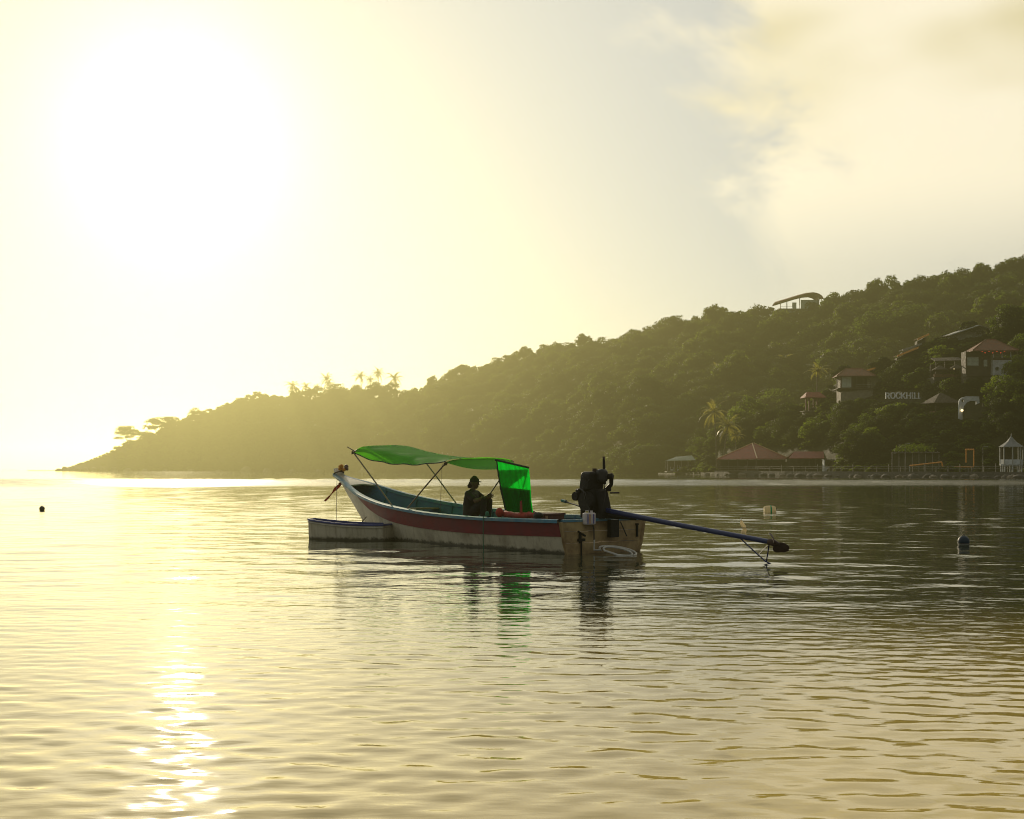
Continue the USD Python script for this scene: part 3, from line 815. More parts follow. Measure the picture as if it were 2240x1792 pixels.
TS = np.concatenate([np.linspace(0, 7, 22), np.linspace(7.2, 10, 22)])
port = np.stack([section(t) for t in TS])
stbd = port * [1, -1, 1]
outer = cat([sheet(port, False), sheet(stbd, True)])
obj('hull', outer, hull_dirty, boat, smooth=35)
TI = np.concatenate([np.linspace(0.05, 7, 20), np.linspace(7.2, 9.35, 14)])
pin = np.stack([section(t, -0.045) for t in TI])
pin[:, :, 2] = np.maximum(pin[:, :, 2], -0.05)
sin_ = pin * [1, -1, 1]
obj('inner_lining', cat([sheet(pin, True), sheet(sin_, False)]), blue_paint, boat, smooth=35)


def rail(sgn):
    pts_o, pts_i = [], []
    for t in np.concatenate([np.linspace(-0.02, 7, 22), np.linspace(7.2, 10.0, 18)]):
        b, z = float(beam(min(t, 10))), float(sheer(max(t, 0)))
        pts_o.append([(t, sgn * (b + 0.045), z - 0.045), (t, sgn * (b + 0.05), z + 0.012), (t, sgn * (b + 0.01), z + 0.028), (t, sgn * max(b - 0.075, 0.004), z + 0.022), (t, sgn * max(b - 0.075, 0.004), z - 0.05)])
    a = np.array(pts_o)
    return sheet(a, sgn < 0)


for sg in (1, -1):
    obj('gunwale', rail(sg), rail_paint, boat, smooth=30)


def strake(sgn):
    """The red stripe under the rail: a plank laid on the hull side, pointed towards the bow."""
    rows = []
    for t in np.concatenate([np.linspace(0.0, 7, 24), np.linspace(7.15, 8.05, 8)]):
        sec = section(t, 0.0, 60)
        ztop = float(sheer(t)) - 0.045
        wd = 0.26 + 0.05 * min(1, t / 5)
        if t > 5.6:
            wd *= max(0.04, 1 - ((t - 5.6) / 2.5) ** 2.2)
        zs = np.linspace(ztop, ztop - wd, 4)
        ys = np.interp(zs, sec[:, 2], sec[:, 1]) + 0.012
        rows.append(np.stack([np.full(4, t), sgn * ys, zs], -1))
    a = np.array(rows)
    return slab(a if sgn < 0 else a, 0.006 if sgn < 0 else -0.006)


for sg in (1, -1):
    obj('strake', strake(sg), red_paint, boat, smooth=30)

# the stern: planks of the transom, one by one
zt = np.array([-0.24, -0.02, 0.20, 0.42, 0.60])
sec0 = section(0.0, 0.0, 60)
for k in range(4):
    z0, z1 = zt[k] + 0.003, zt[k + 1] - 0.003
    w0, w1 = np.interp([z0, z1], sec0[:, 2], sec0[:, 1]) + 0.012
    dx = 0.004 * (k % 2)
    prof = np.array([[-0.06 - dx, -w0, z0], [-0.06 - dx, w0, z0], [-0.06 - dx, w1, z1], [-0.06 - dx, -w1, z1]])
    obj('transom_plank', slab(np.array([[prof[0], prof[3]], [prof[1], prof[2]]]), 0.05, (1.0, 0, 0)), wood_stern, boat)
obj('transom_cap', box(0.10, 2.06, 0.045, (-0.03, 0, 0.626)), rail_paint, boat)
for sg in (1, -1):
    post = tube([[-0.055, sg * 0.86, -0.2], [-0.065, sg * 1.0, 0.2], [-0.065, sg * 1.075, 0.6]], 0.035, 6)
    obj('corner_post', post, wood_stern, boat, smooth=40)
fit = cat([box(0.03, 0.05, 0.20, (-0.09, 0.62, 0.30)), box(0.05, 0.16, 0.05, (-0.10, 0.60, 0.26)), tube([(-0.10, 0.60, 0.26), (-0.10, 0.60, -0.05)], 0.018, 6), tube([(-0.1, 0.50, 0.33), (-0.1, 0.68, 0.42)], 0.02, 6)])
obj('rudder_fitting', fit, iron, boat)
obj('iron_strap', cat([box(0.03, 0.035, 0.26, (-0.09, -0.86, 0.40)), box(0.05, 0.05, 0.03, (-0.09, -0.86, 0.52))]), iron, boat)

# inside: floor boards, ribs, thwarts, foredeck
for k in range(6):
    y0 = -0.75 + k * 0.25
    obj('floor_board', box(6.3, 0.235, 0.03, (3.3, y0 + 0.125, 0.16 + 0.002 * (k % 2))), plank, boat)
for t in (2.0, 3.4, 4.8, 6.2, 7.4, 8.4):
    s_ = section(t, -0.062, 14)[3:]
    for sg in (1, -1):
        obj('rib', tube(s_ * [1, sg, 1], 0.026, 5), blue_paint, boat)
for t, w in ((6.75, 0.30), (2.6, 0.28)):
    b = float(np.interp(float(sheer(t)) - 0.17, section(t, 0, 40)[:, 2], section(t, 0, 40)[:, 1])) - 0.05
    obj('thwart', box(w, 2 * b, 0.035, (t, 0, float(sheer(t)) - 0.17)), plank, boat)
obj('stern_seat', box(0.55, 1.9, 0.04, (4.05, 0, 0.50)), plank, boat)
fd = []
for t in np.linspace(8.75, 9.9, 8):
    b = max(float(beam(t)) - 0.02, 0.02)
    fd.append([(t, -b, float(sheer(t)) - 0.02), (t, 0, float(sheer(t)) + 0.01), (t, b, float(sheer(t)) - 0.02)])
obj('foredeck', slab(np.array(fd), 0.03), white_hull, boat, smooth=30)
head = m3.Manifold.hull_points(np.array([(9.72, 0.085, 1.28), (9.72, -0.085, 1.28), (9.78, 0.10, 1.46), (9.78, -0.10, 1.46), (10.02, 0.03, 1.42), (10.02, -0.03, 1.42), (10.12, 0.035, 1.60), (10.12, -0.035, 1.60), (9.96, 0.06, 1.62), (9.96, -0.06, 1.62)]))
sp = obj('stem_head', head, white_hull, boat)
ring = np.array([(9.90 + 0.11 * math.cos(a) * 0.9, 0.13 * math.sin(a), 1.485 - 0.05 * math.cos(a)) for a in np.linspace(0, 2 * math.pi, 21)])
obj('stem_lashing', tube(ring, 0.018, 6, False), dark_rope, sp)

# canopy: four leaning poles, two hoops, cloth
FC, AC = 7.71, 3.93
pf, sf = np.array([7.71, .90, 2.00]), np.array([7.71, -.90, 2.05])
pa, sa = np.array([3.93, .90, 1.72]), np.array([3.93, -.90, 1.75])


def hoop(a, b, rise, n=15):
    s = np.linspace(0, 1, n)
    p = a + (b - a) * s[:, None]
    p[:, 2] += rise * (1 - np.abs(2 * s - 1) ** 4)
    return p


obj('front_hoop', tube(hoop(pf, sf, 0.10), 0.018, 6), pole_mat, boat, smooth=40)
obj('rear_hoop', tube(hoop(pa, sa, 0.07), 0.020, 6), iron, boat, smooth=40)


def gun(px, sgn):
    """Point on a gunwale that shows at a column of the photograph."""
    def g(t):
        w = to_world([t, sgn * float(beam(t)), 0])
        return 1120 + w[0] / w[1] * FOC - px
    t = brentq(g, 0.1, 9.9)
    return np.array([t, sgn * (float(beam(t)) - 0.03), float(sheer(t)) + 0.02])


for top, foot in ((pf, gun(855, 1)), (pa, gun(888, 1)), (sf, gun(1000, -1)), (sa, gun(1055, -1))):
    d_ = (top - foot) / np.linalg.norm(top - foot)
    obj('canopy_pole', tube([foot - d_ * 0.03, (foot + top) / 2 + [0, 0, 0.012], top + d_ * 0.02], 0.017, 7), pole_mat, boat, smooth=40)
for c_ in (pf, sf, pa, sa):
    obj('lashing', tube(np.array([c_ + [0.03 * math.cos(a), 0.035 * math.sin(a), -0.05 + 0.012 * a / 3.14] for a in np.linspace(0, 18.8, 37)]), 0.008, 5), dark_rope, boat)
obj('bamboo_tip', tube([pf + [-0.1, -0.02, 0.0], pf + [0.16, 0.06, 0.12]], [0.016, 0.010], 6), pole_mat, boat)
nu, nv = 56, 34
U, V = np.meshgrid(np.linspace(0, 1, nu), np.linspace(0, 1, nv), indexing='ij')     # U front to back, V port to starboard
hf, hb = hoop(pf, sf, 0.10, nv), hoop(pa, sa, 0.07, nv)
cl = hf[None] * (1 - U[..., None]) + hb[None] * U[..., None]
edge = 1 - (np.abs(2 * V - 1)) ** 3
cl[..., 2] += 0.035 - 0.10 * np.sin(math.pi * U) * (1 - 0.55 * edge) - 0.05 * np.sin(math.pi * U) * edge
cl[..., 2] += 0.030 * (meshkit.fbm(np.stack([U * 3.2, V * 2.6, 0 * U], -1), 3, 2) - 0.5) * np.sin(math.pi * U) * 2
cl[..., 2] -= 0.15 * np.exp(-((V / 0.10) ** 2)) * (0.30 + 0.70 * np.sin(math.pi * U) ** 0.7) * np.clip(1.15 - U, 0, 1)     # near edge hangs down
cl[..., 2] += 0.012 * np.sin(U * 26 + 5 * V + 2 * np.sin(V * 7)) * np.exp(-(V / 0.35) ** 2) + 0.016 * (meshkit.fbm(np.stack([U * 9, V * 5, 0 * U], -1), 3, 12) - 0.5)
cl[..., 1] *= 1 - 0.10 * np.sin(math.pi * U)
canopy = obj('canopy_cloth', slab(cl, 0.004), canopy_cloth, boat, smooth=True)
obj('hem', cat([tube(cl[:, 0], 0.012, 5), tube(cl[:, -1], 0.012, 5)]), hem_dark, canopy)
# rear panel of the canopy, drooping from the rear hoop towards the curtain
a0, a1, b0, b1 = pa + [0, 0, 0.03], sa + [0, 0, 0.05], np.array([2.95, 0.42, 1.585]), np.array([2.95, -0.55, 1.60])
s_, q_ = np.meshgrid(np.linspace(0, 1, 12), np.linspace(0, 1, 12), indexing='ij')
hbk = hoop(pa, sa, 0.07, 12) + [0, 0, 0.02]
rp = hbk[None] * (1 - s_[..., None]) + (b0 + (b1 - b0) * q_[..., None]) * s_[..., None]
rp[..., 2] -= 0.05 * np.sin(math.pi * s_)
obj('canopy_flap', slab(rp, 0.004), canopy_cloth, boat, smooth=True)
# curtain with folds, a doubled lower half coloured darker for the dim boat behind, top bar
CT = np.array([[2.90, 0.32, 1.775], [2.90, -0.52, 1.615]])
CB = np.array([[2.82, 0.13, 0.62], [2.82, -0.60, 0.64]])


def curtain_pts(z0, z1, off, nu=46, nv=22, amp=0.022):
    U, V = np.meshgrid(np.linspace(0, 1, nu), np.linspace(z0, z1, nv), indexing='ij')
    top = CT[0] + (CT[1] - CT[0]) * U[..., None]
    bot = CB[0] + (CB[1] - CB[0]) * U[..., None]
    p = top * (1 - V[..., None]) + bot * V[..., None]
    f = np.sin(U * 34 + 2.2 * np.sin(U * 9) + V * 0.7) * amp + np.sin(U * 61 + 1.0) * amp * 0.3
    p[..., 0] += f * (0.45 + 0.55 * V) + off
    p[..., 1] += 0.02 * np.sin(V * 5 + U * 4)
    return p


cur = obj('curtain', slab(curtain_pts(0, 1, 0), 0.003), curtain_cloth, boat, smooth=True)
obj('doubled_hem', slab(curtain_pts(0.47, 0.985, 0.03, amp=0.016), 0.003), curtain_hem, cur, smooth=True)
obj('curtain_rod', tube([CT[0] + [0, 0.03, 0.012], CT[1] + [0, -0.02, 0.012]], 0.022, 6), hem_dark, boat)
obj('curtain_edge', tube(curtain_pts(0, 1, -0.01)[0], 0.016, 5), hem_dark, cur)
obj('support_cord', tube([pa + [0.05, 0.05, 0], [3.9, 1.06, 0.66]], 0.004, 4), dark_rope, boat)

# the engine on its pivot, the long shaft, the propeller
hull_pts = lambda pts: m3.Manifold.hull_points(np.array(pts, float))


def soft(x0, x1, y0, y1, z0, z1, r=0.03, top=(0, 0), n=9):
    """A block with rounded edges, its top moved by top."""
    ps = [m3.Manifold.sphere(r, n).translate([x + (top[0] if z == z1 else 0), y + (top[1] if z == z1 else 0), z - r if z == z1 else z + r]) for x in (x0 + r, x1 - r) for y in (y0 + r, y1 - r) for z in (z0, z1)]
    return m3.Manifold.batch_hull(ps)


X90 = trimesh.transformations.rotation_matrix(math.pi / 2, [1, 0, 0])
eng = obj('engine', soft(0.0, 0.34, -0.14, 0.24, 0.78, 1.22, 0.04), iron, boat, smooth=35)
obj('crankcase', soft(-0.13, 0.16, -0.20, 0.12, 0.66, 1.20, 0.05, (0.10, 0.03)), iron, eng, smooth=35)
obj('fuel_tank', soft(0.04, 0.38, -0.12, 0.27, 1.16, 1.55, 0.07, (-0.02, -0.02)), iron, eng, smooth=35)
obj('air_filter', soft(-0.10, 0.10, -0.12, 0.10, 1.34, 1.60, 0.07), iron_grey, eng, smooth=35)
obj('fuel_cap', trimesh.creation.cylinder(0.045, 0.07, sections=12).apply_translation([0.13, 0.06, 1.575]), rust, eng, smooth=40)
obj('exhaust_pipe', tube([(-0.02, -0.06, 1.30), (-0.015, -0.06, 1.50), (0.0, -0.06, 1.80)], [0.036, 0.030, 0.022], 8), iron, eng, smooth=40)
obj('exhaust_cap', trimesh.creation.cylinder(0.024, 0.05, sections=8).apply_translation([0.0, -0.06, 1.815]), rust, eng)
obj('muffler', tube([(0.0, -0.08, 1.45), (-0.15, -0.14, 1.46), (-0.17, -0.148, 1.46)], [0.05, 0.062, 0.04], 10), iron, eng, smooth=40)
obj('manifold', tube([(-0.12, -0.15, 1.43), (-0.10, -0.16, 1.30), (-0.02, -0.12, 1.20)], [0.045, 0.04, 0.05], 8), iron, eng, smooth=40)
obj('flywheel', trimesh.creation.cylinder(0.19, 0.09, sections=24).apply_transform(X90).apply_translation([0.12, 0.28, 0.98]), iron, eng, smooth=30)
obj('starter_pulley', trimesh.creation.cylinder(0.085, 0.10, sections=16).apply_transform(X90).apply_translation([0.42, 0.27, 1.07]), iron, eng, smooth=30)
obj('starter_arm', soft(0.34, 0.48, 0.16, 0.26, 1.08, 1.22, 0.03), iron, eng, smooth=35)
obj('engine_leg', soft(0.26, 0.33, 0.18, 0.26, 0.66, 0.90, 0.02), iron, eng, smooth=35)
obj('engine_leg', soft(0.26, 0.33, -0.14, -0.06, 0.66, 0.90, 0.02), iron, eng, smooth=35)
obj('hose', tube([(0.36, 0.30, 1.20), (0.22, 0.34, 1.22), (0.06, 0.36, 1.14), (-0.02, 0.34, 0.85), (-0.12, 0.30, 0.45), (-0.13, 0.30, 0.05)], 0.014, 6), iron_grey, eng, smooth=40)
obj('bracket', box(0.05, 0.20, 0.03, (-0.16, -0.20, 1.14)), iron, eng)
obj('throttle_lever', tube([(0.10, 0.16, 1.30), (0.18, 0.30, 1.42), (0.24, 0.31, 1.46)], 0.013, 5), iron_grey, eng)
obj('oil_filler', trimesh.creation.cylinder(0.03, 0.10, sections=10).apply_translation([-0.06, -0.16, 1.22]), iron, eng, smooth=40)
for k, pts_ in enumerate((((0.05, 0.26, 1.40), (0.16, 0.34, 1.25), (0.10, 0.33, 1.02)), ((0.33, 0.10, 1.20), (0.43, 0.16, 1.12), (0.40, 0.22, 0.98), (0.30, 0.24, 0.86)), ((-0.10, 0.02, 1.30), (-0.18, 0.06, 1.10), (-0.14, 0.08, 0.90)))):
    obj('cable', tube(np.array(pts_), 0.010, 5), iron_grey, eng, smooth=40)
# pivot and lower gear casing, leaning against the transom
obj('pivot_mount', cat([tube([(-0.02, 0, 0.64), (-0.02, 0, 0.72)], 0.06, 10), box(0.30, 0.30, 0.08, (-0.02, 0, 0.70)), box(0.10, 0.22, 0.34, (-0.16, -0.16, 0.46), rz=4), tube([(-0.16, -0.35, 0.58), (-0.20, -0.48, 0.30)], 0.012, 5)]), iron, boat)
SA, SB = np.array([-0.08, -0.06, 0.80]), np.array([-4.08, -0.12, 0.375])
shaft = obj('propeller_shaft', tube([SA, (SA + SB) / 2 + [0, 0, -0.01], SB], [0.055, 0.047, 0.045], 12), shaft_blue, boat, smooth=40)
obj('shaft_bracket', tube([SA + [0, 0, -0.09], SA + (SB - SA) * 0.20 + [0, 0, -0.05]], [0.06, 0.028], 8), iron, shaft)
hubv = SB + np.array([-0.08, 0, -0.01])
obj('propeller_hub', tube([SB + [0.02, 0, 0], hubv, hubv + [-0.12, 0, -0.012]], [0.055, 0.06, 0.02], 12), rust, shaft, smooth=40)


def blade(a):
    """A broad, twisted propeller blade leaving the hub at the angle a."""
    rows = []
    for s in np.linspace(0, 1, 9):
        r_ = 0.03 + 0.23 * s
        w = 0.095 * (0.55 + 1.5 * s * (1 - s) * 2) * (1 if s < 0.85 else 0.75)
        tw = 1.05 - 0.55 * s
        row = []
        for q in np.linspace(-1, 1, 5):
            ax, tn = q * w * math.cos(tw) - 0.10 * s, q * w * math.sin(tw) - 0.05 * s * s
            row.append((ax + 0.03 * s, r_ * math.cos(a) - tn * math.sin(a), r_ * math.sin(a) + tn * math.cos(a)))
        rows.append(row)
    return slab(np.array(rows) + hubv + [-0.03, 0, 0], 0.008)


for k, a in enumerate((3.95, 0.81)):
    obj('propeller_blade', blade(a), rust, shaft, smooth=True)
sk = np.array([SB + (SA - SB) * 0.16 + [0, 0, -0.04], SB + (SA - SB) * 0.09 + [0, 0, -0.20], SB + [0.10, 0, -0.33], SB + [-0.10, 0.0, -0.40], SB + [-0.22, 0, -0.40]])
obj('skeg_rod', cat([tube(sk, 0.012, 6), tube([SB + [0.02, 0, -0.04], SB + [0.05, 0, -0.20], SB + [0.08, 0, -0.33]], 0.012, 6), tube([SB + [0.24, 0, -0.22], SB + [0.05, 0, -0.06]], 0.007, 5)]), shaft_blue, shaft, smooth=40)
tl = obj('tiller', tube([(0.15, -0.05, 0.74), (0.55, -0.22, 0.80), (1.75, -0.52, 0.94)], [0.022, 0.018, 0.014], 7), iron_grey, boat, smooth=40)
obj('tiller_grip', tube([(1.62, -0.49, 0.93), (1.80, -0.535, 0.95)], 0.034, 8), mat('grip_teal', (0.02, 0.12, 0.12), rough=0.6), tl, smooth=40)


# ---------------------------------------------------------------- things in and on the boat
def in_boat(name, label, c, p, rz=0.0):
    return thing(name, label, c, to_world(p), HEAD + rz)


can_white = mat('striped_bag_white', (0.62, 0.56, 0.52), rough=0.6, var=0.25, scale=9.0)
can_blue = mat('striped_bag_blue', (0.05, 0.045, 0.30), rough=0.6)
jug = in_boat('striped_container', 'white plastic container with blue and cream stripes hung under the engine on the transom', 'container', (-0.11, 0.42, 0.54))
obj('body', soft(-0.07, 0.05, -0.13, 0.13, 0.0, 0.23, 0.03), can_white, jug, smooth=35)
for y in (0.085, 0.035, -0.06):
    obj('stripe', box(0.004, 0.022, 0.18, (-0.073, y, 0.115)), can_blue if y != 0.035 else orange_cloth, jug)
obj('neck', trimesh.creation.cylinder(0.025, 0.05, sections=12).apply_translation([0, -0.07, 0.245]), can_white, jug)
obj('handle', tube([(0, 0.0, 0.22), (0, 0.01, 0.27), (0, 0.08, 0.27), (0, 0.09, 0.22)], 0.010, 6), can_white, jug)

ring_c = []
lj_mat = mat('orange_red_nylon', (0.32, 0.032, 0.016), rough=0.85, col2=(0.18, 0.018, 0.010), scale=6.0)
lj = in_boat('life_jacket', 'orange-red life jacket lying along the side rail under the green curtain', 'life jacket', (1.78, 0.84, 0.64))
wob = lambda a, b, n, r0, sd: tube(np.array(a) + (np.array(b) - np.array(a)) * np.linspace(0, 1, n)[:, None] + 0.012 * rng(sd).normal(size=(n, 3)), r0 * (0.8 + 0.4 * rng(sd + 1).uniform(size=n)), 9)
obj('padded_panel', wob((0.25, -0.06, 0.05), (-0.60, -0.02, 0.04), 9, 0.060, 3), lj_mat, lj, smooth=True)
obj('padded_collar', trimesh.creation.icosphere(2, 0.085).apply_scale([1.1, 0.9, 1.15]).apply_translation([0.34, 0.0, 0.08]), lj_mat, lj, smooth=True)
obj('padded_panel', wob((-0.30, -0.05, 0.04), (-0.90, 0.05, 0.09), 8, 0.045, 5), lj_mat, lj, smooth=True)
obj('strap', slab(np.array([[(-0.34, 0.0, 0.05), (-0.34, 0.0, 0.32)], [(-0.40, 0.0, 0.05), (-0.385, 0.0, 0.34)]]), 0.02), lj_mat, lj)
crate_m = mat('dark_red_wood', (0.09, 0.03, 0.022), rough=0.6, var=0.4, scale=6.0)
crate = in_boat('wooden_box', 'dark reddish wooden box standing on the deck behind the curtain', 'box', (2.02, -0.28, 0.175))
obj('body', box(0.46, 0.62, 0.48, (0, 0, 0.24)), crate_m, crate)
obj('lid', box(0.50, 0.66, 0.035, (0, 0, 0.50)), crate_m, crate)
for sx_ in (-0.245, 0.245):
    obj('batten', box(0.025, 0.06, 0.46, (sx_, 0.18, 0.24)), plank, crate)
bag = in_boat('dark_bag', 'small black bag lying on the port rail near the stern', 'bag', (0.72, 0.98, 0.64))
bm = trimesh.creation.icosphere(3, 0.10)
bm.vertices *= [1.25, 0.75, 0.62]
bm.vertices *= (0.85 + 0.35 * meshkit.fbm(bm.vertices * 12, 3, 4))[:, None]
bm.apply_translation([0, 0, 0.065])
obj('body', bm, iron, bag, smooth=True)
obj('drawstring', tube([(0.08, 0, 0.10), (0.13, 0.02, 0.13), (0.10, 0.04, 0.15), (0.06, 0.01, 0.12)], 0.008, 5), iron_grey, bag)
gr = in_boat('green_rope', 'thin green rope looped over the rail and hanging into the water amidships', 'rope', (0, 0, 0))
tt = gun(1063, 1)[0]
bb = float(beam(tt))
obj('line', tube([(tt, bb - 0.10, 0.67), (tt, bb - 0.02, 0.675), (tt, bb + 0.065, 0.65), (tt, bb + 0.07, 0.3), (tt + 0.01, bb + 0.05, -0.4)], 0.010, 6), green_rope, gr, smooth=40)
obj('knot', trimesh.creation.icosphere(2, 0.035).apply_scale([1.3, 1, 1.6]).apply_translation([tt, bb - 0.03, 0.70]), green_rope, gr, smooth=True)
coil = in_boat('white_rope_coil', 'loops of white rope floating at the foot of the transom', 'rope', (0, 0, 0))
cps = [(-0.13, 0.30, 0.25), (-0.16, 0.33, 0.06)]
for k in range(2):
    for a in np.linspace(math.pi * 0.9, -math.pi * 0.75, 16):
        cps.append((-0.55 + 0.36 * math.sin(a) * (1 - 0.22 * k), 0.08 - (0.34 - 0.07 * k) * math.cos(a), 0.055 + 0.075 * math.sin(a) - 0.012 * k))
obj('loops', tube(np.array(cps), 0.019, 7), rope_mat, coil, smooth=40)
gar = in_boat('garland', 'orange and dark red garland tied round the stem head', 'garland', (9.70, -0.02, 1.50))
_g = rng(9)
for k in range(9):
    a = k / 9 * 6.28
    bl = trimesh.creation.icosphere(1, 0.045 + 0.012 * _g.uniform())
    bl.apply_translation([0.07 * math.cos(a), 0.09 * math.sin(a), 0.05 + 0.06 * _g.uniform() + (0.06 if k % 2 else 0)])
    obj('flower', bl, orange_cloth if math.sin(a) > 0.3 else crate_m, gar, smooth=True)
rib_ = in_boat('bow_ribbon', 'faded red cloth ribbon hanging from the stem over the water', 'ribbon', (9.62, 0.08, 1.22))
rw = []
for s in np.linspace(0, 1, 12):
    wv = 0.05 * (1 - 0.55 * s) * (1 + 0.5 * math.sin(s * 9))
    c_ = np.array([0.10 + 0.16 * s, 0.34 * s, -0.02 - 0.42 * s])
    rw.append([c_ + [0, -wv, 0], c_ + [0.03 * math.sin(s * 7), 0, 0.01], c_ + [0, wv, 0]])
obj('cloth', slab(np.array(rw), 0.006), red_cloth, rib_, smooth=True)
obj('knot', trimesh.creation.icosphere(2, 0.045).apply_translation([0.08, 0, 0.0]), red_cloth, rib_, smooth=True)

# ---------------------------------------------------------------- dinghy at the bow
DA, DB = at(676, 1181, 1.6 * FOC / 155.0), at(846, 1184, 1.6 * FOC / 158.5)
dd = DB - DA
ang = math.degrees(math.atan2(dd[1], dd[0]))
LD = float(np.linalg.norm(dd[:2]))
_n = np.array([-dd[1], dd[0], 0]) / np.linalg.norm(dd[:2])
DA = DA + _n * 0.40 - dd * 0.075
LD *= 0.99
din = thing('dinghy', 'small white dinghy with dark blue inside floating beside the bow of the boat', 'dinghy', (*(DA[:2]), 0.0), ang + 1.5)
d_white = mat('dinghy_white', (0.56, 0.52, 0.40), rough=0.45, col2=(0.38, 0.35, 0.27), scale=4.0)
d_blue = mat('dinghy_blue', (0.03, 0.05, 0.20), rough=0.5, var=0.3, scale=4.0)
BW = 0.52
rows_o, rows_i, rims = [], [], []
for s in np.linspace(0, 1, 18):
    hw = BW * (0.42 + 0.98 * s - 0.62 * s * s) * (min(1, (s + 0.04) / 0.10) ** 0.35)
    x = s * LD * 1.02 - 0.01
    zs = 0.335 + 0.115 * (1 - s) ** 2.2 + 0.02 * s ** 2
    zk = -0.12 + 0.10 * (1 - s) ** 4
    row = [(x, 0, zk), (x, -hw * 0.72, zk + 0.02), (x, -hw * 0.92, 0.12), (x, -hw, zs)]
    ro = [(x, hw * 0.0, zk), (x, hw * 0.72, zk + 0.02), (x, hw * 0.92, 0.12), (x, hw, zs)]
    rows_o.append(row[::-1] + ro[1:])
    hi = hw - 0.035
    rows_i.append([(x, -hi, zs - 0.01), (x, -hi * 0.9, 0.14), (x, -hi * 0.7, 0.04), (x, 0, 0.03), (x, hi * 0.7, 0.04), (x, hi * 0.9, 0.14), (x, hi, zs - 0.01)])
    rims.append((x, hw, zs))
ro_, ri_ = np.array(rows_o), np.array(rows_i)
endcap = lambda r, fl: trimesh.Trimesh(np.vstack([r, r.mean(0)]), [[i, i + 1, len(r)] if fl else [i + 1, i, len(r)] for i in range(len(r) - 1)] + ([[len(r) - 1, 0, len(r)]] if fl else [[0, len(r) - 1, len(r)]]), process=False)
obj('hull', cat([sheet(ro_, True), endcap(ro_[0], True), endcap(ro_[-1], False)]), hull_dirty, din, smooth=30)
ri_[0, :, 0] += 0.04
ri_[-1, :, 0] -= 0.04
obj('inner_lining', cat([sheet(ri_, False), endcap(ri_[0], False), endcap(ri_[-1], True)]), d_blue, din, smooth=30)
rimp = np.array(rims + [(x, -y, z) for x, y, z in rims[::-1]] + rims[:1])
obj('rim', tube(rimp, 0.026, 6, False), d_blue, din, smooth=40)
obj('rubbing_strip', tube((rimp + [0, 0, -0.05]) * [1, 1.012, 1], 0.017, 6, False), d_white, din, smooth=40)
obj('thwart', box(0.20, BW * 1.5, 0.03, (LD * 0.55, 0, 0.29)), d_white, din)
obj('transom_board', box(0.03, BW * 1.3, 0.24, (LD * 1.0 - 0.0, 0, 0.20)), wood_stern, din)
stem_w = to_world([9.9, 0.05, 1.45])
ln = thing('bow_line', 'thin line hanging from the stem head down to the dinghy', 'rope', stem_w)
low = at(736, 1141, DA[1] + 0.3) - stem_w
obj('line', tube([np.zeros(3) + [0, 0, 0.02], low * 0.5 + [0, 0, 0.02], low], 0.007, 5), dark_rope, ln)
mp = to_world([7.3, float(beam(7.3)) + 0.0, 0.42])
ml = thing('mooring_line', 'brown rope hanging from the red stripe into the water between dinghy and boat', 'rope', mp)
obj('line', tube([(0, 0, 0.06), (-0.08, -0.12, -0.03), (-0.06, -0.16, -0.2), (-0.04, -0.14, -0.9)], 0.012, 5), dark_rope, ml, smooth=40)

# ---------------------------------------------------------------- the person sitting in the boat
skin = mat('skin_brown', (0.13, 0.07, 0.042), rough=0.55, var=0.15, scale=8.0)
shirt = mat('dark_shirt', (0.016, 0.013, 0.012), rough=0.9, var=0.4, scale=7.0, bump=0.004)
trous = mat('dark_trousers', (0.014, 0.013, 0.012), rough=0.9, var=0.4, scale=7.0, bump=0.004)
hairm = mat('dark_hair', (0.022, 0.012, 0.008), rough=0.6, var=0.5, scale=30.0, trans=0.25, tcol=(0.30, 0.11, 0.04))
capm = mat('dark_cap', (0.016, 0.016, 0.017), rough=0.8, var=0.3, scale=8.0)


def ball(p, r):
    return m3.Manifold.sphere(r, 14).translate([float(x) for x in p])


def chain(js):
    out = m3.Manifold()
    for (p, r), (q, s) in zip(js[:-1], js[1:]):
        out = out + m3.Manifold.batch_hull([ball(p, r), ball(q, s)])
    return out


def organic(man, edge=0.02, it=10):
    man = man.refine_to_length(edge)
    me = man.to_mesh()
    t = trimesh.Trimesh(np.array(me.vert_properties[:, :3]), np.array(me.tri_verts))
    trimesh.smoothing.filter_taubin(t, iterations=it)
    return t


# local frame: x the way the person faces, y to the left, z up, origin at the seat
def hand(w, dirv, side, curl=0.9):
    """Palm and five fingers, closed loosely; w wrist, dirv direction of the forearm."""
    d = np.array(dirv, float)
    d /= np.linalg.norm(d)
    up = np.array([0, 0, 1.0])
    s_ = np.cross(d, up)
    s_ /= np.linalg.norm(s_)
    n = np.cross(s_, d)
    w = np.array(w, float)
    man = m3.Manifold.batch_hull([ball(w, 0.024), ball(w + d * 0.075 + n * 0.03, 0.016), ball(w + d * 0.075 - n * 0.035, 0.015), ball(w + d * 0.03 - n * 0.025, 0.017)])
    for k, L in enumerate((0.072, 0.080, 0.074, 0.058)):
        b0 = w + d * 0.078 + n * (0.032 - 0.021 * k)
        m1 = b0 + d * L * 0.45 + s_ * side * L * 0.12
        m2 = m1 + (d * math.cos(curl) + s_ * side * math.sin(curl)) * L * 0.33
        e = m2 + (d * math.cos(2 * curl) + s_ * side * math.sin(2 * curl)) * L * 0.28
        man = man + chain([(b0, 0.0095), (m1, 0.0088), (m2, 0.0082), (e, 0.0072)])
    tb = w + d * 0.025 + n * 0.028
    man = man + chain([(tb, 0.014), (tb + d * 0.035 + n * 0.022 + s_ * side * 0.01, 0.0105), (tb + d * 0.062 + n * 0.016 + s_ * side * 0.03, 0.0085)])
    return man


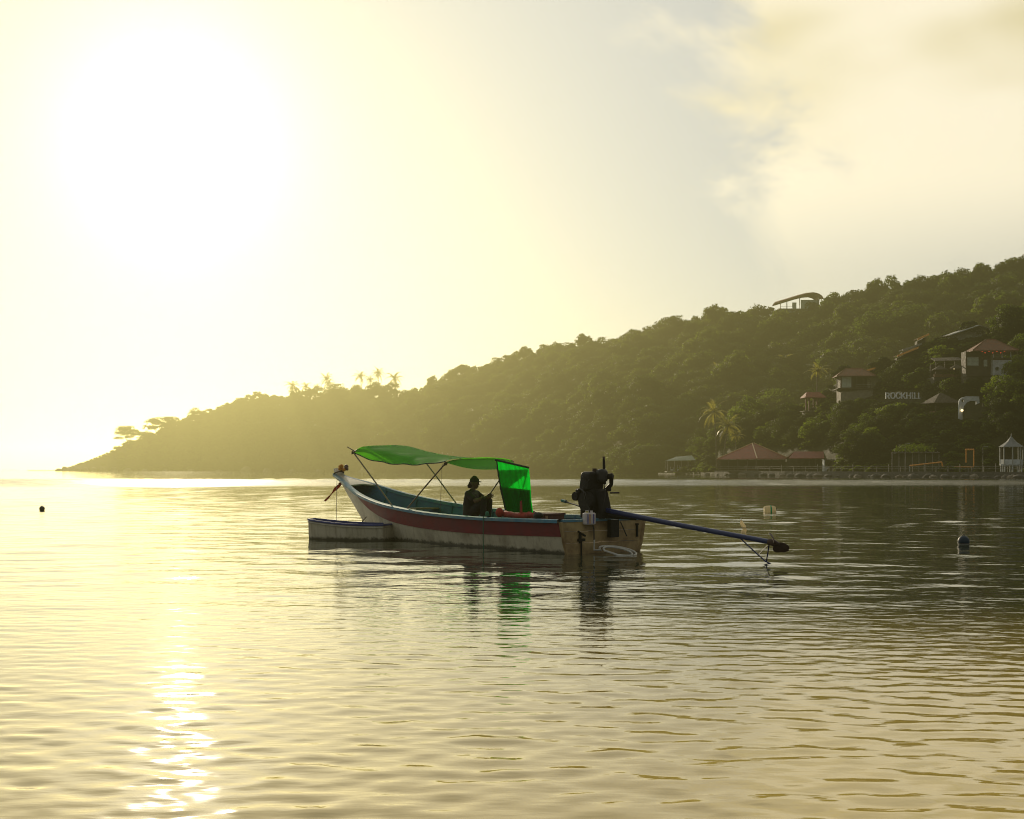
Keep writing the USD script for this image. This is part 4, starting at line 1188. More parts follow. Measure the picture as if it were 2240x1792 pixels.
torso = m3.Manifold.batch_hull([ball((0.0, 0.11, 0.10), 0.11), ball((0.0, -0.11, 0.10), 0.11), ball((-0.02, 0.09, 0.30), 0.10), ball((-0.02, -0.09, 0.30), 0.10)]) + \
    m3.Manifold.batch_hull([ball((-0.02, 0.09, 0.28), 0.105), ball((-0.02, -0.09, 0.28), 0.105), ball((0.02, 0.135, 0.50), 0.080), ball((0.02, -0.135, 0.50), 0.080), ball((0.045, 0.0, 0.44), 0.10)]) + \
    m3.Manifold.batch_hull([ball((0.02, 0.15, 0.52), 0.062), ball((0.02, -0.15, 0.52), 0.062), ball((0.03, 0.0, 0.565), 0.06)])
neck = chain([((0.03, 0, 0.55), 0.062), ((0.06, 0, 0.66), 0.054)])
HC = np.array([0.085, 0.0, 0.735])
headm = m3.Manifold.batch_hull([ball(HC + [-0.02, 0, 0.025], 0.088), ball(HC + [0.03, 0, 0.03], 0.076), ball(HC + [0.035, 0, -0.055], 0.052), ball(HC + [0.045, 0, -0.082], 0.030)])
nose = m3.Manifold.batch_hull([ball(HC + [0.096, 0, 0.015], 0.010), ball(HC + [0.118, 0, -0.022], 0.012), ball(HC + [0.092, 0, -0.028], 0.016)])
lips = m3.Manifold.batch_hull([ball(HC + [0.088, 0.014, -0.056], 0.009), ball(HC + [0.088, -0.014, -0.056], 0.009)])
brow = m3.Manifold.batch_hull([ball(HC + [0.086, 0.03, 0.032], 0.013), ball(HC + [0.086, -0.03, 0.032], 0.013)])
ears = sum((m3.Manifold.batch_hull([ball(HC + [-0.005, s * 0.084, 0.018], 0.014), ball(HC + [-0.002, s * 0.086, -0.018], 0.011)]) for s in (1, -1)), m3.Manifold())
sh = {s: np.array([0.03, s * 0.185, 0.515]) for s in (1, -1)}
el = {1: np.array([0.20, 0.285, 0.36]), -1: np.array([0.26, -0.25, 0.37])}
wr = {1: np.array([0.405, 0.10, 0.44]), -1: np.array([0.425, -0.06, 0.455])}
arms, hands = m3.Manifold(), m3.Manifold()
for s in (1, -1):
    arms = arms + chain([(sh[s], 0.060), (sh[s] * 0.5 + el[s] * 0.5, 0.050), (el[s], 0.043), (el[s] * 0.5 + wr[s] * 0.5, 0.038), (wr[s], 0.027)])
    hands = hands + hand(wr[s], wr[s] - el[s], -s)
hip = {s: np.array([0.03, s * 0.10, 0.09]) for s in (1, -1)}
knee = {1: np.array([0.36, 0.17, 0.36]), -1: np.array([0.38, -0.13, 0.38])}
ank = {1: np.array([0.34, 0.16, -0.08]), -1: np.array([0.36, -0.12, -0.08])}
legs = m3.Manifold()
feet = m3.Manifold()
for s in (1, -1):
    legs = legs + chain([(hip[s], 0.095), (hip[s] * 0.5 + knee[s] * 0.5, 0.078), (knee[s], 0.060), (knee[s] * 0.55 + ank[s] * 0.45, 0.055), (ank[s], 0.040)])
    feet = feet + chain([(ank[s] + [0, 0, -0.05], 0.038), (ank[s] + [0.10, 0, -0.075], 0.030), (ank[s] + [0.17, 0, -0.08], 0.022)])
faces_dir = 180.0 + 10.0                    # looks aft, a little across
per = thing('person', 'person in dark shirt and cap sitting in the boat, arms round the knees', 'person', to_world([4.10, 0.10, 0.545]), HEAD + 204.0)
body = organic(torso + neck + headm + nose + lips + brow + ears + arms + legs + feet, 0.022, 8)
bp = obj('body', body, skin, per, smooth=True)
obj('hands', organic(hands, 0.006, 5), skin, bp, smooth=True)


def puffed(man, grow, edge=0.022, it=8, sd=0):
    t = organic(man, edge, it)
    n = t.vertex_normals
    t.vertices += n * (grow + 0.010 * (meshkit.fbm(t.vertices * 14, 3, sd) - 0.4))[:, None]
    return t


sleeves = sum((chain([(sh[s], 0.066), (sh[s] * 0.35 + el[s] * 0.65, 0.060)]) for s in (1, -1)), m3.Manifold())
obj('shirt', puffed(torso + sleeves, 0.012, sd=3), shirt, per, smooth=True)
obj('trousers', puffed(legs + m3.Manifold.batch_hull([ball((0.0, 0.11, 0.09), 0.115), ball((0.0, -0.11, 0.09), 0.115)]), 0.010, sd=4), trous, per, smooth=True)
cap_top = m3.Manifold.batch_hull([ball(HC + [-0.015, 0, 0.055], 0.096), ball(HC + [0.015, 0, 0.058], 0.092), ball(HC + [0.0, 0, 0.10], 0.075)]) - m3.Manifold.cube([0.5, 0.5, 0.3], True).translate([float(x) for x in HC + [0, 0, -0.115]])
brim = m3.Manifold.batch_hull([ball(HC + [0.07, 0.06, 0.052], 0.006), ball(HC + [0.07, -0.06, 0.052], 0.006), ball(HC + [0.155, 0.035, 0.038], 0.006), ball(HC + [0.155, -0.035, 0.038], 0.006), ball(HC + [0.17, 0, 0.038], 0.006)])
obj('cap', organic(cap_top + brim, 0.014, 4), capm, per, smooth=True)
bun = m3.Manifold.batch_hull([ball(HC + [-0.10, 0.01, -0.02], 0.050), ball(HC + [-0.135, 0.01, -0.055], 0.042), ball(HC + [-0.06, 0, 0.0], 0.07)]) + m3.Manifold.batch_hull([ball(HC + [-0.07, 0, -0.02], 0.066), ball(HC + [-0.05, 0, -0.09], 0.045)])
hm = organic(bun, 0.014, 4)
hm.vertices += hm.vertex_normals * (0.020 * (meshkit.fbm(hm.vertices * 60, 3, 6) - 0.4))[:, None]
obj('hair', hm, hairm, per, smooth=True)

# ---------------------------------------------------------------- floats
dark_float = mat('dark_float', (0.03, 0.026, 0.02), rough=0.55, var=0.4, scale=5.0)
blue_float = mat('blue_float', (0.008, 0.025, 0.038), rough=0.6, var=0.3, scale=4.0)
foam_white = mat('foam_white', (0.70, 0.58, 0.36), rough=0.6, var=0.2, scale=6.0, trans=0.5, tcol=(0.95, 0.88, 0.66))
green_band = mat('green_band', (0.06, 0.40, 0.22), rough=0.6, var=0.2, scale=6.0, trans=0.4, tcol=(0.1, 0.7, 0.4))


def floats(name, label, px, py, r_px, build):
    d = EYE * FOC / (py - HOR)
    p = at(px, py, d)
    t = thing(name, label, 'buoy', (p[0], p[1], 0.0), 0)
    build(t, r_px / FOC * d)
    return t


def b_left(t, r):
    m_ = trimesh.creation.icosphere(3, r)
    m_.vertices *= [1, 1, 0.95]
    m_.apply_translation([0, 0, r * 0.55])
    obj('ball', m_, dark_float, t, smooth=True)
    obj('collar', tube([(r * .99 * math.cos(a), r * .99 * math.sin(a), r * .5) for a in np.linspace(0, 6.283, 25)], r * .07, 6, False), dark_float, t, smooth=True)
    obj('eye', tube([(r * .2 * math.cos(a), 0, r * 1.5 + r * .2 * math.sin(a)) for a in np.linspace(0, 6.283, 13)], r * .06, 6, False), iron, t)


floats('buoy', 'small dark ball buoy alone on the bright water at the left', 92, 1116, 6.0, b_left)


def b_right(t, r):
    up = trimesh.creation.icosphere(3, r)
    up.apply_translation([0, 0, r * 0.62])
    v = up.vertices
    top = trimesh.intersections.slice_mesh_plane(up, [0, 0, 1], [0, 0, r * 0.30], cap=True)
    obj('cap_dome', top, blue_float, t, smooth=40)
    low = trimesh.creation.revolve(np.array([(0.001, r * .295), (r * .965, r * .295), (r * .99, r * .2), (r * .9, -r * .15), (r * .001, -r * .4)]), sections=28)
    obj('base', low, mat('buoy_base_pale', (0.20, 0.20, 0.17), rough=0.6), t, smooth=40)
    obj('band', tube([(r * 1.0 * math.cos(a), r * 1.0 * math.sin(a), r * .30) for a in np.linspace(0, 6.283, 29)], r * .05, 6, False), dark_float, t, smooth=True)
    obj('lifting_eye', tube([(r * .16 * math.cos(a), 0, r * 1.62 + r * .16 * math.sin(a)) for a in np.linspace(0, 6.283, 13)], r * .05, 6, False), iron, t)


floats('buoy', 'dark blue ball buoy with pale base on the dark water at the right', 2108, 1192, 12.5, b_right)


def b_drum(t, r):
    m_ = trimesh.creation.revolve(np.array([(0.001, -r), (r * .55, -r), (r * .66, -r * .82), (r * .70, -r * .5), (r * .655, -r * .45), (r * .70, -r * .40), (r * .72, 0.0), (r * .70, r * .3), (r * .655, r * .35), (r * .70, r * .40), (r * .66, r * .8), (r * .5, r), (0.001, r)]), sections=26)
    rot_ = trimesh.transformations.rotation_matrix(math.pi / 2, [0, 1, 0])
    m_.apply_transform(rot_)
    m_.apply_translation([0, 0, r * .45])
    obj('drum', m_, foam_white, t, smooth=35)
    bd = trimesh.creation.revolve(np.array([(r * .725, -r * .13), (r * .745, -r * .11), (r * .745, r * .11), (r * .725, r * .13)]), sections=26)
    bd.apply_transform(rot_)
    bd.apply_translation([r * .12, 0, r * .45])
    obj('band', bd, green_band, t, smooth=35)
    cp = trimesh.creation.cylinder(r * .16, r * .2, sections=14)
    cp.apply_transform(rot_)
    cp.apply_translation([r * 1.07, 0, r * .6])
    obj('plug', cp, dark_float, t)


tag(floats('drum_float', 'pale yellow plastic drum with a green band floating on the dark water', 1684, 1121, 12.5, b_drum), cat='float')


def b_stick(t, r):
    cps = np.array([(-0.35, 0, 2.0), (-0.25, 0, 1.5), (0.1, 0, 0.95), (0.2, 0, 0.5), (0.0, 0, 0.0), (-0.05, 0, -0.5)]) * r
    obj('foam_body', tube(cps, np.array([0.12, 0.30, 0.34, 0.36, 0.42, 0.3]) * r, 9), foam_white, t, smooth=True)
    obj('loop', tube([(r * (-.4 + .14 * math.cos(a)), 0, r * (2.08 + .14 * math.sin(a))) for a in np.linspace(0, 6.283, 13)], r * .05, 5, False), rope_mat, t)
    obj('tie', tube([(0.1 * r + r * .40 * math.cos(a), r * .40 * math.sin(a), r * 0.8) for a in np.linspace(0, 6.283, 17)], r * .05, 5, False), dark_rope, t)


tag(floats('foam_float', 'curved whitish foam float standing upright in the water near the propeller', 1626, 1166, 14.0, b_stick), cat='float')

# ---------------------------------------------------------------- houses, decks and rails on the near slope
roof_red = mat('roof_red_tiles', (0.24, 0.042, 0.036), rough=0.75, col2=(0.13, 0.028, 0.025), scale=2.0, bump=0.05)
roof_brown = mat('roof_brown_tiles', (0.19, 0.07, 0.04), rough=0.8, col2=(0.10, 0.042, 0.028), scale=2.0, bump=0.05)
roof_green = mat('roof_green_sheet', (0.15, 0.19, 0.12), rough=0.5, col2=(0.10, 0.13, 0.08), scale=1.2)
roof_grey = mat('roof_grey_sheet', (0.26, 0.26, 0.25), rough=0.4, col2=(0.17, 0.17, 0.16), scale=1.2)
thatch = mat('thatch', (0.06, 0.042, 0.03), rough=0.95, var=0.5, scale=5.0, bump=0.08)
wall_white = mat('wall_white_lime', (0.55, 0.58, 0.57), rough=0.85, col2=(0.36, 0.38, 0.37), scale=0.8)
wall_dark = mat('wall_dark_wood', (0.055, 0.04, 0.03), rough=0.8, var=0.5, scale=2.0)
wall_brick = mat('wall_brown_brick', (0.19, 0.085, 0.05), rough=0.85, var=0.45, scale=3.0)
wall_pale = mat('wall_pale_concrete', (0.20, 0.18, 0.14), rough=0.85, var=0.35, scale=1.5, bump=0.03)
stone_dark = mat('sea_wall_stone', (0.065, 0.058, 0.05), rough=0.9, var=0.5, scale=1.2, bump=0.15)
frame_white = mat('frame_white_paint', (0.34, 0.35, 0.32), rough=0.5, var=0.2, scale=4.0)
post_grey = mat('weathered_post', (0.22, 0.20, 0.17), rough=0.8, var=0.4, scale=4.0)
sunlit_orange = mat('varnished_orange_timber', (0.80, 0.33, 0.07), rough=0.30, var=0.2, scale=3.0)  # sunlight on timber edges is put into this orange colour
rock_m = mat('shore_rock', (0.15, 0.125, 0.09), rough=0.95, var=0.5, scale=0.6, bump=0.2)
sign_m = mat('sign_letters_white', (0.62, 0.64, 0.65), rough=0.5, var=0.15, scale=3.0)
glass_m = usdkit.material(stage, '/World/Looks/window_glass', {'f': ('fresnel', {'IOR': 1.5}), 't': ('transparent_bsdf', {'color': (0.75, 0.82, 0.76)}), 'g': ('glossy_bsdf', {'roughness': 0.03, 'color': (0.9, 0.95, 0.9)}), 'm': ('mix_closure', {})},
                          [('f.fac', 'm.fac'), ('t.BSDF', 'm.closure1'), ('g.BSDF', 'm.closure2')], surface='m.closure')
pane_pale = mat('pane_pale_green', (0.40, 0.46, 0.36), rough=0.25, var=0.2, scale=3.0)
lamp_glow = usdkit.material(stage, '/World/Looks/lamp_glow', {'e': ('emission', {'color': (1.0, 0.78, 0.42), 'strength': 2.2})}, [], surface='e.emission')
lamp_red = usdkit.material(stage, '/World/Looks/lamp_red_glow', {'e': ('emission', {'color': (1.0, 0.10, 0.05), 'strength': 0.5})}, [], surface='e.emission')


def site(px, py):
    g = on_ground(spur_ground, px, py)
    return g, FOC / g[1]            # the point and pixels of the photograph per metre there


def hip(w, d, h, ridge, z=0.0, oh=0.0, t=0.14):
    """Hip roof over a w x d plan: ridge length along x."""
    a, b, r = w / 2 + oh, d / 2 + oh, ridge / 2
    v = np.array([(-a, -b, z), (a, -b, z), (a, b, z), (-a, b, z), (-r, 0, z + h), (r, 0, z + h), (-a, -b, z - t), (a, -b, z - t), (a, b, z - t), (-a, b, z - t)])
    f = [(0, 1, 5), (0, 5, 4), (1, 2, 5), (2, 3, 4), (2, 4, 5), (3, 0, 4), (6, 8, 7), (6, 9, 8)]
    for i in range(4):
        j = (i + 1) % 4
        f += [(6 + i, 6 + j, j), (6 + i, j, i)]
    return trimesh.Trimesh(v, f, process=False)


def hip_caps(w, d, h, ridge, z, oh, r=0.13):
    a, b, q = w / 2 + oh, d / 2 + oh, ridge / 2
    out = [tube([(sx * q, 0, z + h + .03), (sx * a, sy * b, z + .05)], r, 6) for sx in (-1, 1) for sy in (-1, 1)]
    return out + [tube([(-q - .01, 0, z + h + .04), (q + .01, 0, z + h + .04)], r, 6)]


def panel(p0, p1, p2, p3, t, nrm=None):
    return slab(np.array([[p0, p3], [p1, p2]], float), t, nrm)


def window(parent, x, z, w, h, y, panes=(2, 2), frame=None, glass=None):
    """A framed window proud of a wall whose face stands at y (facing -y)."""
    fr = frame or frame_white
    b = 0.09
    f = cat([box(w, 0.08, b, (x, y - 0.04, z + h - b / 2)), box(w, 0.08, b, (x, y - 0.04, z + b / 2)), box(b, 0.08, h - 2 * b, (x - w / 2 + b / 2, y - 0.04, z + h / 2)), box(b, 0.08, h - 2 * b, (x + w / 2 - b / 2, y - 0.04, z + h / 2))] +
            [box(0.05, 0.06, h - 2 * b, (x - w / 2 + w * k / panes[0], y - 0.035, z + h / 2)) for k in range(1, panes[0])] +
            [box(w - 2 * b, 0.05, 0.05, (x, y - 0.03, z + h * k / panes[1])) for k in range(1, panes[1])])
    o = obj('window', f, fr, parent)
    for i in range(panes[0]):
        for j in range(panes[1]):
            pw, ph = w / panes[0], h / panes[1]
            obj('pane', box(pw - 0.07, 0.02, ph - 0.07, (x - w / 2 + pw * (i + .5), y - 0.012, z + ph * (j + .5))), glass or pane_pale, o)
    return o


def globe_lamp(name, label, px, py, d, r):
    p = at(px, py, d)
    t = thing(name, label, 'lamp', p)
    obj('globe', trimesh.creation.icosphere(2, r), lamp_glow, t, smooth=True)
    obj('stem', tube([(0, 0.02, -r * 0.95), (0, 0.02, -r - 1.3)], 0.05, 6), post_grey, t)
    obj('collar', trimesh.creation.cylinder(r * .5, r * .25, sections=12).apply_translation([0, 0, -r * .98]), post_grey, t)


# seaside restaurant with the big red hip roof
D1 = float(px_shore(1650)) + 9
S1 = FOC / D1
b = at(1648, 1029, D1)
h1 = thing('seaside_restaurant', 'open seaside restaurant under a big dull red hip roof', 'restaurant', (b[0], b[1], b[2]), 40)
W1 = 150 / S1 / 1.41
ze = (1029 - 1004) / S1
obj('roof', hip(W1, W1, 34 / S1, 0.8, ze, 0.3), roof_red, h1)
for c_ in hip_caps(W1, W1, 34 / S1, 0.8, ze, 0.3):  # caps coloured gold to stand for sun catching the ridges
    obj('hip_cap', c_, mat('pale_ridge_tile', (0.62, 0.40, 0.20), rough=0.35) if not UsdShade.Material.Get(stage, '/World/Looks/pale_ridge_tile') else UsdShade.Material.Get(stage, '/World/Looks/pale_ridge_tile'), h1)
for i in range(5):
    for sgn in (0, 1):
        x = -W1 / 2 + W1 * i / 4
        px_, py_ = (x, -W1 / 2 + 0.2) if sgn == 0 else (-W1 / 2 + 0.2, x + 0.001)
        if sgn == 1 and i == 0:
            continue
        obj('post', box(0.2, 0.2, ze - 0.15, (px_, py_, 0), base=True), wall_dark, h1)
obj('back_wall', cat([box(W1 - 0.6, 0.15, ze - 0.2, (0, W1 / 2 - 0.4, 0), base=True), box(0.15, W1 - 1.2, ze - 0.2, (W1 / 2 - 0.4, 0, 0), base=True)]), wall_dark, h1)
obj('floor', box(W1 + 1.5, W1 + 1.5, 0.3, (0, 0, -0.32), base=True), wall_dark, h1)
for i in range(2):
    obj('railing', box(W1 - 0.4, 0.06, 0.07, (0, -W1 / 2 + 0.15, 0.5 + 0.4 * i)), post_grey, h1)
    obj('railing', box(0.06, W1 - 0.4, 0.07, (-W1 / 2 + 0.15, 0, 0.5 + 0.4 * i)), post_grey, h1)
obj('counter', box(3.0, 0.8, 1.0, (0.5, 1.5, 0), base=True), wall_brick, h1)

b = at(1768, 1030, D1 - 14)
S2 = FOC / b[1]
h2 = thing('annex', 'lower restaurant wing with a smaller red tiled roof and brick end pillar', 'building', b, -6)
w2, e2, r2 = 90 / S2, 26 / S2, 15 / S2
roof = panel((-w2 / 2, -2.6, e2), (w2 / 2 - 1.6, -2.6, e2), (w2 / 2, 1.8, e2 + r2), (-w2 / 2 + 1.8, 1.8, e2 + r2), 0.14)
obj('roof', cat([roof, panel((-w2 / 2 + 1.8, 1.9, e2 + r2), (w2 / 2, 1.9, e2 + r2), (w2 / 2, 4.6, e2), (-w2 / 2, 4.6, e2), 0.14)]), roof_red, h2)
for i in range(6):
    obj('post', box(0.18, 0.18, e2, (-w2 / 2 + 0.4 + i * (w2 - 2.4) / 5, -2.3, 0), base=True), wall_dark, h2)
obj('end_pillar', box(0.9, 0.5, e2 + 0.1, (w2 / 2 - 1.2, -2.2, 0), base=True), wall_brick, h2)
obj('back_wall', box(w2 - 1, 0.2, e2 + 0.2, (0, 4.2, 0), base=True), wall_dark, h2)
obj('floor', box(w2, 7.4, 0.3, (0, 0.9, -0.32), base=True), wall_dark, h2)
for i in range(2):
    obj('railing', box(w2 - 1.8, 0.06, 0.07, (-0.4, -2.42, 0.5 + 0.4 * i)), post_grey, h2)
window(h2, 0.8, 0.9, 1.2, 1.3, 4.1, (2, 1))

b = at(1811, 1031, D1 - 24)
S3 = FOC / b[1]
k3 = thing('ticket_booth', 'small pale booth with a square window beside the brick pillar', 'booth', b, 0)
w3, t3 = 20 / S3, 25 / S3
obj('body', cat([box(w3, 0.12, t3 * 0.42, (0, -0.8, 0), base=True), box(0.16, 0.12, t3 * 0.58, (-w3 / 2 + 0.08, -0.8, t3 * 0.42), base=True), box(0.16, 0.12, t3 * 0.58, (w3 / 2 - 0.08, -0.8, t3 * 0.42), base=True),
                 box(0.12, 1.6, t3, (-w3 / 2 + 0.06, 0.06, 0), base=True), box(0.12, 1.6, t3, (w3 / 2 - 0.06, 0.06, 0), base=True), box(w3 - 0.3, 0.12, t3, (0, 0.8, 0), base=True)]), wall_white, k3)
obj('roof', box(w3 + 0.3, 2.0, 0.1, (0, 0, t3 + 0.01), base=True), roof_grey, k3)
obj('pane', box(w3 - 0.4, 0.02, t3 * 0.5, (0, -0.8, t3 * 0.46), base=True), glass_m, k3)

# hut with the green roof on the beach
b = at(1488, 1031, float(px_shore(1488)) + 3)
S4 = FOC / b[1]
h4 = thing('beach_hut', 'low hut with a pale green sheet roof and white slatted rail panels', 'hut', b, 0)
w4 = 62 / S4
obj('roof', cat([panel((-w4 / 2 - .2, -2.5, 22 / S4), (w4 / 2, -2.5, 23.5 / S4), (w4 / 2 - .6, 1.0, 34 / S4), (-w4 / 2 + 3.0, 1.0, 31 / S4), 0.1), panel((-w4 / 2 + 3.0, 1.1, 31 / S4), (w4 / 2 - .6, 1.1, 34 / S4), (w4 / 2, 4, 24 / S4), (-w4 / 2, 4, 22 / S4), 0.1)]), roof_green, h4)
for i in range(5):
    obj('post', box(0.16, 0.16, 22 / S4, (-w4 / 2 + 0.2 + i * (w4 - 0.4) / 4, -2.3, 0), base=True), post_grey, h4)
obj('back_wall', box(w4 - 0.4, 0.15, 22 / S4, (0, 3.5, 0), base=True), wall_dark, h4)
for x in (-w4 * 0.33, -w4 * 0.10, w4 * 0.02, w4 * 0.22, w4 * 0.36):
    hh_ = 13 / S4 if abs(x + w4 * .1) < 0.1 or x > w4 * .2 else 9 / S4
    obj('rail_panel', cat([box(0.12, 0.06, hh_, (x - .35, -2.42, 0.1), base=True), box(0.12, 0.06, hh_ * 0.9, (x + .35, -2.42, 0.1), base=True), box(0.58, 0.05, 0.45, (x, -2.42, 0.15), base=True)]), frame_white, h4)
obj('floor', box(w4, 6, 0.25, (0, 0.6, -0.26), base=True), wall_pale, h4)

# sea wall, jetty deck and rail along the shore
pxs = np.array([1565, 1640, 1720, 1800, 1880, 1960, 2040, 2120, 2200, 2290, 2400, 2560])
for i in range(len(pxs) - 1):
    a, c = at(pxs[i], 0, float(px_shore(pxs[i])) - 4.0), at(pxs[i + 1], 0, float(px_shore(pxs[i + 1])) - 4.0)
    a[2] = c[2] = 0
    if i == 0:
        sw = thing('sea_wall', 'long dark stone sea wall along the shore below the restaurant and the slope', 'wall', a)
        a0_ = a.copy()
    d_ = (c - a) / np.linalg.norm(c - a)
    nrm = np.array([d_[1], -d_[0], 0])
    zt_ = 1.05 + 0.05 * (i % 2)
    p0, p1 = a - a0_ + d_ * 0.01, c - a0_ - d_ * 0.01
    hullp = []
    for p in (p0, p1):
        hullp += [p + nrm * 0.5 + [0, 0, -1.0], p - nrm * 0.6 + [0, 0, -1.0], p + nrm * 0.25 + [0, 0, zt_], p - nrm * 0.6 + [0, 0, zt_]]
    obj('wall_section', hull_pts(hullp), stone_dark, sw)
rl = thing('promenade_rail', 'thin pale railing with posts running along the top of the sea wall', 'railing', a0_)
pr = []
for px in np.arange(1580, 2420, 26.0):
    p = at(px, 0, float(px_shore(px)) - 3.6)
    p[2] = 1.06
    pr.append(p - a0_)
    obj('post', box(0.11, 0.11, 1.0 + 0.5 * (int(px) % 3 == 0), p - a0_, base=True), post_grey, rl)
for zz in (0.55, 0.98):
    obj('bar', tube(np.array(pr) + [0, 0, zz], 0.035, 5), post_grey, rl)
# dark boulders in front of the sea wall
_k = rng(21)


def rock(seed, r, flat=0.7):
    m_ = trimesh.creation.icosphere(2, 1.0)
    q = m_.vertices.copy()
    m_.vertices *= (0.62 + 0.75 * meshkit.fbm(q * 1.5 + seed * 3.7, 3, seed))[:, None]
    m_.vertices *= np.array([r * _k.uniform(0.9, 1.4), r, r * flat])
    return m_


n_r = 0
for px in np.arange(1545, 2330, 21.0):
    d_ = float(px_shore(px)) - _k.uniform(5.0, 7.0)
    p = at(px + _k.uniform(-8, 8), 0, d_)
    p[2] = 0.05
    t = thing('shore_boulder', 'dark boulder at the waterline, %s from the left end of the sea wall' % ORD[n_r], 'rock', p, 0, 'dark boulders at the foot of the sea wall')
    obj('stone', rock(40 + n_r, _k.uniform(0.45, 1.0)), rock_m if n_r % 4 == 0 else stone_dark, t, smooth=50)
    n_r += 1
for i, (px, w, hgt) in enumerate([(128, 10, 7), (141, 14, 12), (152, 9, 6), (160, 16, 13), (172, 14, 9), (186, 20, 18), (205, 22, 20), (228, 24, 22), (250, 26, 20), (280, 26, 14), (320, 30, 12), (365, 30, 10), (420, 34, 12), (480, 30, 10), (540, 40, 22), (585, 36, 18), (640, 30, 12), (700, 34, 12)]):
    d_ = float(px_shore(px)) - 3
    p = at(px, 0, d_)
    p[2] = 0
    side = 'at the very tip of the headland' if i < 5 else 'on the low point of the headland' if i < 10 else 'at the foot of the hazy headland'
    t = thing('headland_rock', 'golden-brown rock %s, %s from the seaward end' % (side, ORD[i]), 'rock', p, 0, 'rocks ' + side)
    obj('stone', rock(70 + i, w / FOC * d_ * (0.55 if i < 5 else 0.30), hgt / w * 1.5), rock_m, t, smooth=50)

# timber frames and ramp rail, the sunlight on them painted as orange
D5 = float(px_shore(2060)) + 4
o5 = at(2060, 1030, D5)
og = thing('ramp_frame', 'timber ramp rail coloured orange as if sunlit, with an upright rectangular frame at its right end', 'railing', o5)
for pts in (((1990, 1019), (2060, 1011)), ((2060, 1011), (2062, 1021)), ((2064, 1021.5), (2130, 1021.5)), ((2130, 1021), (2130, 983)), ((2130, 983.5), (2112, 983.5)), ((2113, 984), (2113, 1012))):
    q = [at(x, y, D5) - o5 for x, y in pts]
    obj('beam', tube([q[0], q[1]], 0.14, 4), sunlit_orange, og)
obj('post', tube([at(1990, 1019, D5) - o5, at(1990, 1034, D5) - o5], 0.10, 4), frame_white, og)
for x in (2025, 2080, 2100, 2118):
    obj('post', tube([at(x, 1016 if x < 2060 else 1022.5, D5 + .02) - o5, at(x, 1038, D5 + .02) - o5], 0.07, 5), post_grey, og)
pg_o = at(2005, 1036, D5 + 6)
pg = thing('pergola', 'open pergola of thin pale posts behind the orange ramp', 'pergola', pg_o)
for k, x in enumerate(np.linspace(1952, 2054, 8)):
    for dy in (0.0, 3.0):
        q = at(x, 1036, D5 + 6 + dy) - pg_o
        obj('post', tube([q, q + [0, 0, (1036 - 988 - 4 * (k % 2)) / FOC * D5]], 0.07, 5), post_grey, pg)
for dy in (0.0, 3.0):
    obj('beam', tube([at(1950, 991, D5 + 6 + dy) - pg_o, at(2056, 990, D5 + 6 + dy) - pg_o], 0.08, 4), post_grey, pg)
for k, x in enumerate(np.linspace(1956, 2050, 12)):
    obj('rafter', tube([at(x, 989, D5 + 5.7) - pg_o, at(x + 2, 987.5, D5 + 9.3) - pg_o], 0.06, 4), post_grey, pg)
vine, _vb = broadleaf(555, 1.6, 8.5, 0.3, 10, 900, 0.2, 0.02)
t = thing('climbing_plant', 'dark climbing plant lying over the top of the pergola', 'plant', pg_o + [0, 1.5, (1036 - 989) / FOC * D5 - 0.1])
obj('foliage', _vb, LEAF_NEAR[0], t)
obj('stem', vine, BARK, t)
for px, y0, lb in ((1951, 992, 'thin grey lamp post left of the pergola'), (1980, 971, 'taller thin grey lamp post above the pergola'), (2150, 978, 'thin grey lamp post between the orange frame and the white kiosk')):
    p = at(px, 1036, float(px_shore(px)) - 2.5)
    t = thing('lamp_post', lb, 'lamp post', p)
    H_ = (1036 - y0) / FOC * p[1]
    obj('pole', tube([(0, 0, 0), (0, 0, H_)], [0.07, 0.045], 7), post_grey, t)
    obj('arm', tube([(0, 0, H_ - .02), (0.25, 0, H_ + .12), (0.6, 0, H_ + .1)], 0.035, 5), post_grey, t)
    obj('lamp_head', box(0.4, 0.16, 0.08, (0.7, 0, H_ + .09)), frame_white, t)

# white kiosk on stilts
b = at(2212, 1034, float(px_shore(2212)) + 0.5)
S6 = FOC / b[1]
k6 = thing('white_kiosk', 'small white pavilion with a steep pointed roof standing on stilts by the shore', 'pavilion', b, 8)
w6 = 44 / S6
f6, e6 = 17 / S6, 56 / S6
oct_ = [(math.cos(a) * w6 * .60, math.sin(a) * w6 * .60) for a in np.arange(8) * math.pi / 4 + math.pi / 8]
rv = np.array([(x, y, e6) for x, y in oct_] + [(x * .42, y * .42, e6 + 11 / S6) for x, y in oct_] + [(0, 0, e6 + 24 / S6)] + [(0, 0, e6)])
rf = []
for i in range(8):
    j = (i + 1) % 8
    rf += [(i, j, 8 + j), (i, 8 + j, 8 + i), (8 + i, 8 + j, 16), (j, i, 17)]
roof_pale = mat('roof_pale_shingle', (0.17, 0.18, 0.175), rough=0.7, var=0.3, scale=3.0, bump=0.04)
obj('roof', trimesh.Trimesh(rv, rf, process=False), roof_pale, k6)
obj('finial', tube([(0, 0, e6 + 24 / S6 - .05), (0, 0, e6 + 24 / S6 + .5)], [.07, .02], 6), frame_white, k6)
obj('floor', trimesh.creation.cylinder(w6 * .56, .2, sections=8).apply_translation([0, 0, f6]), wall_white, k6)
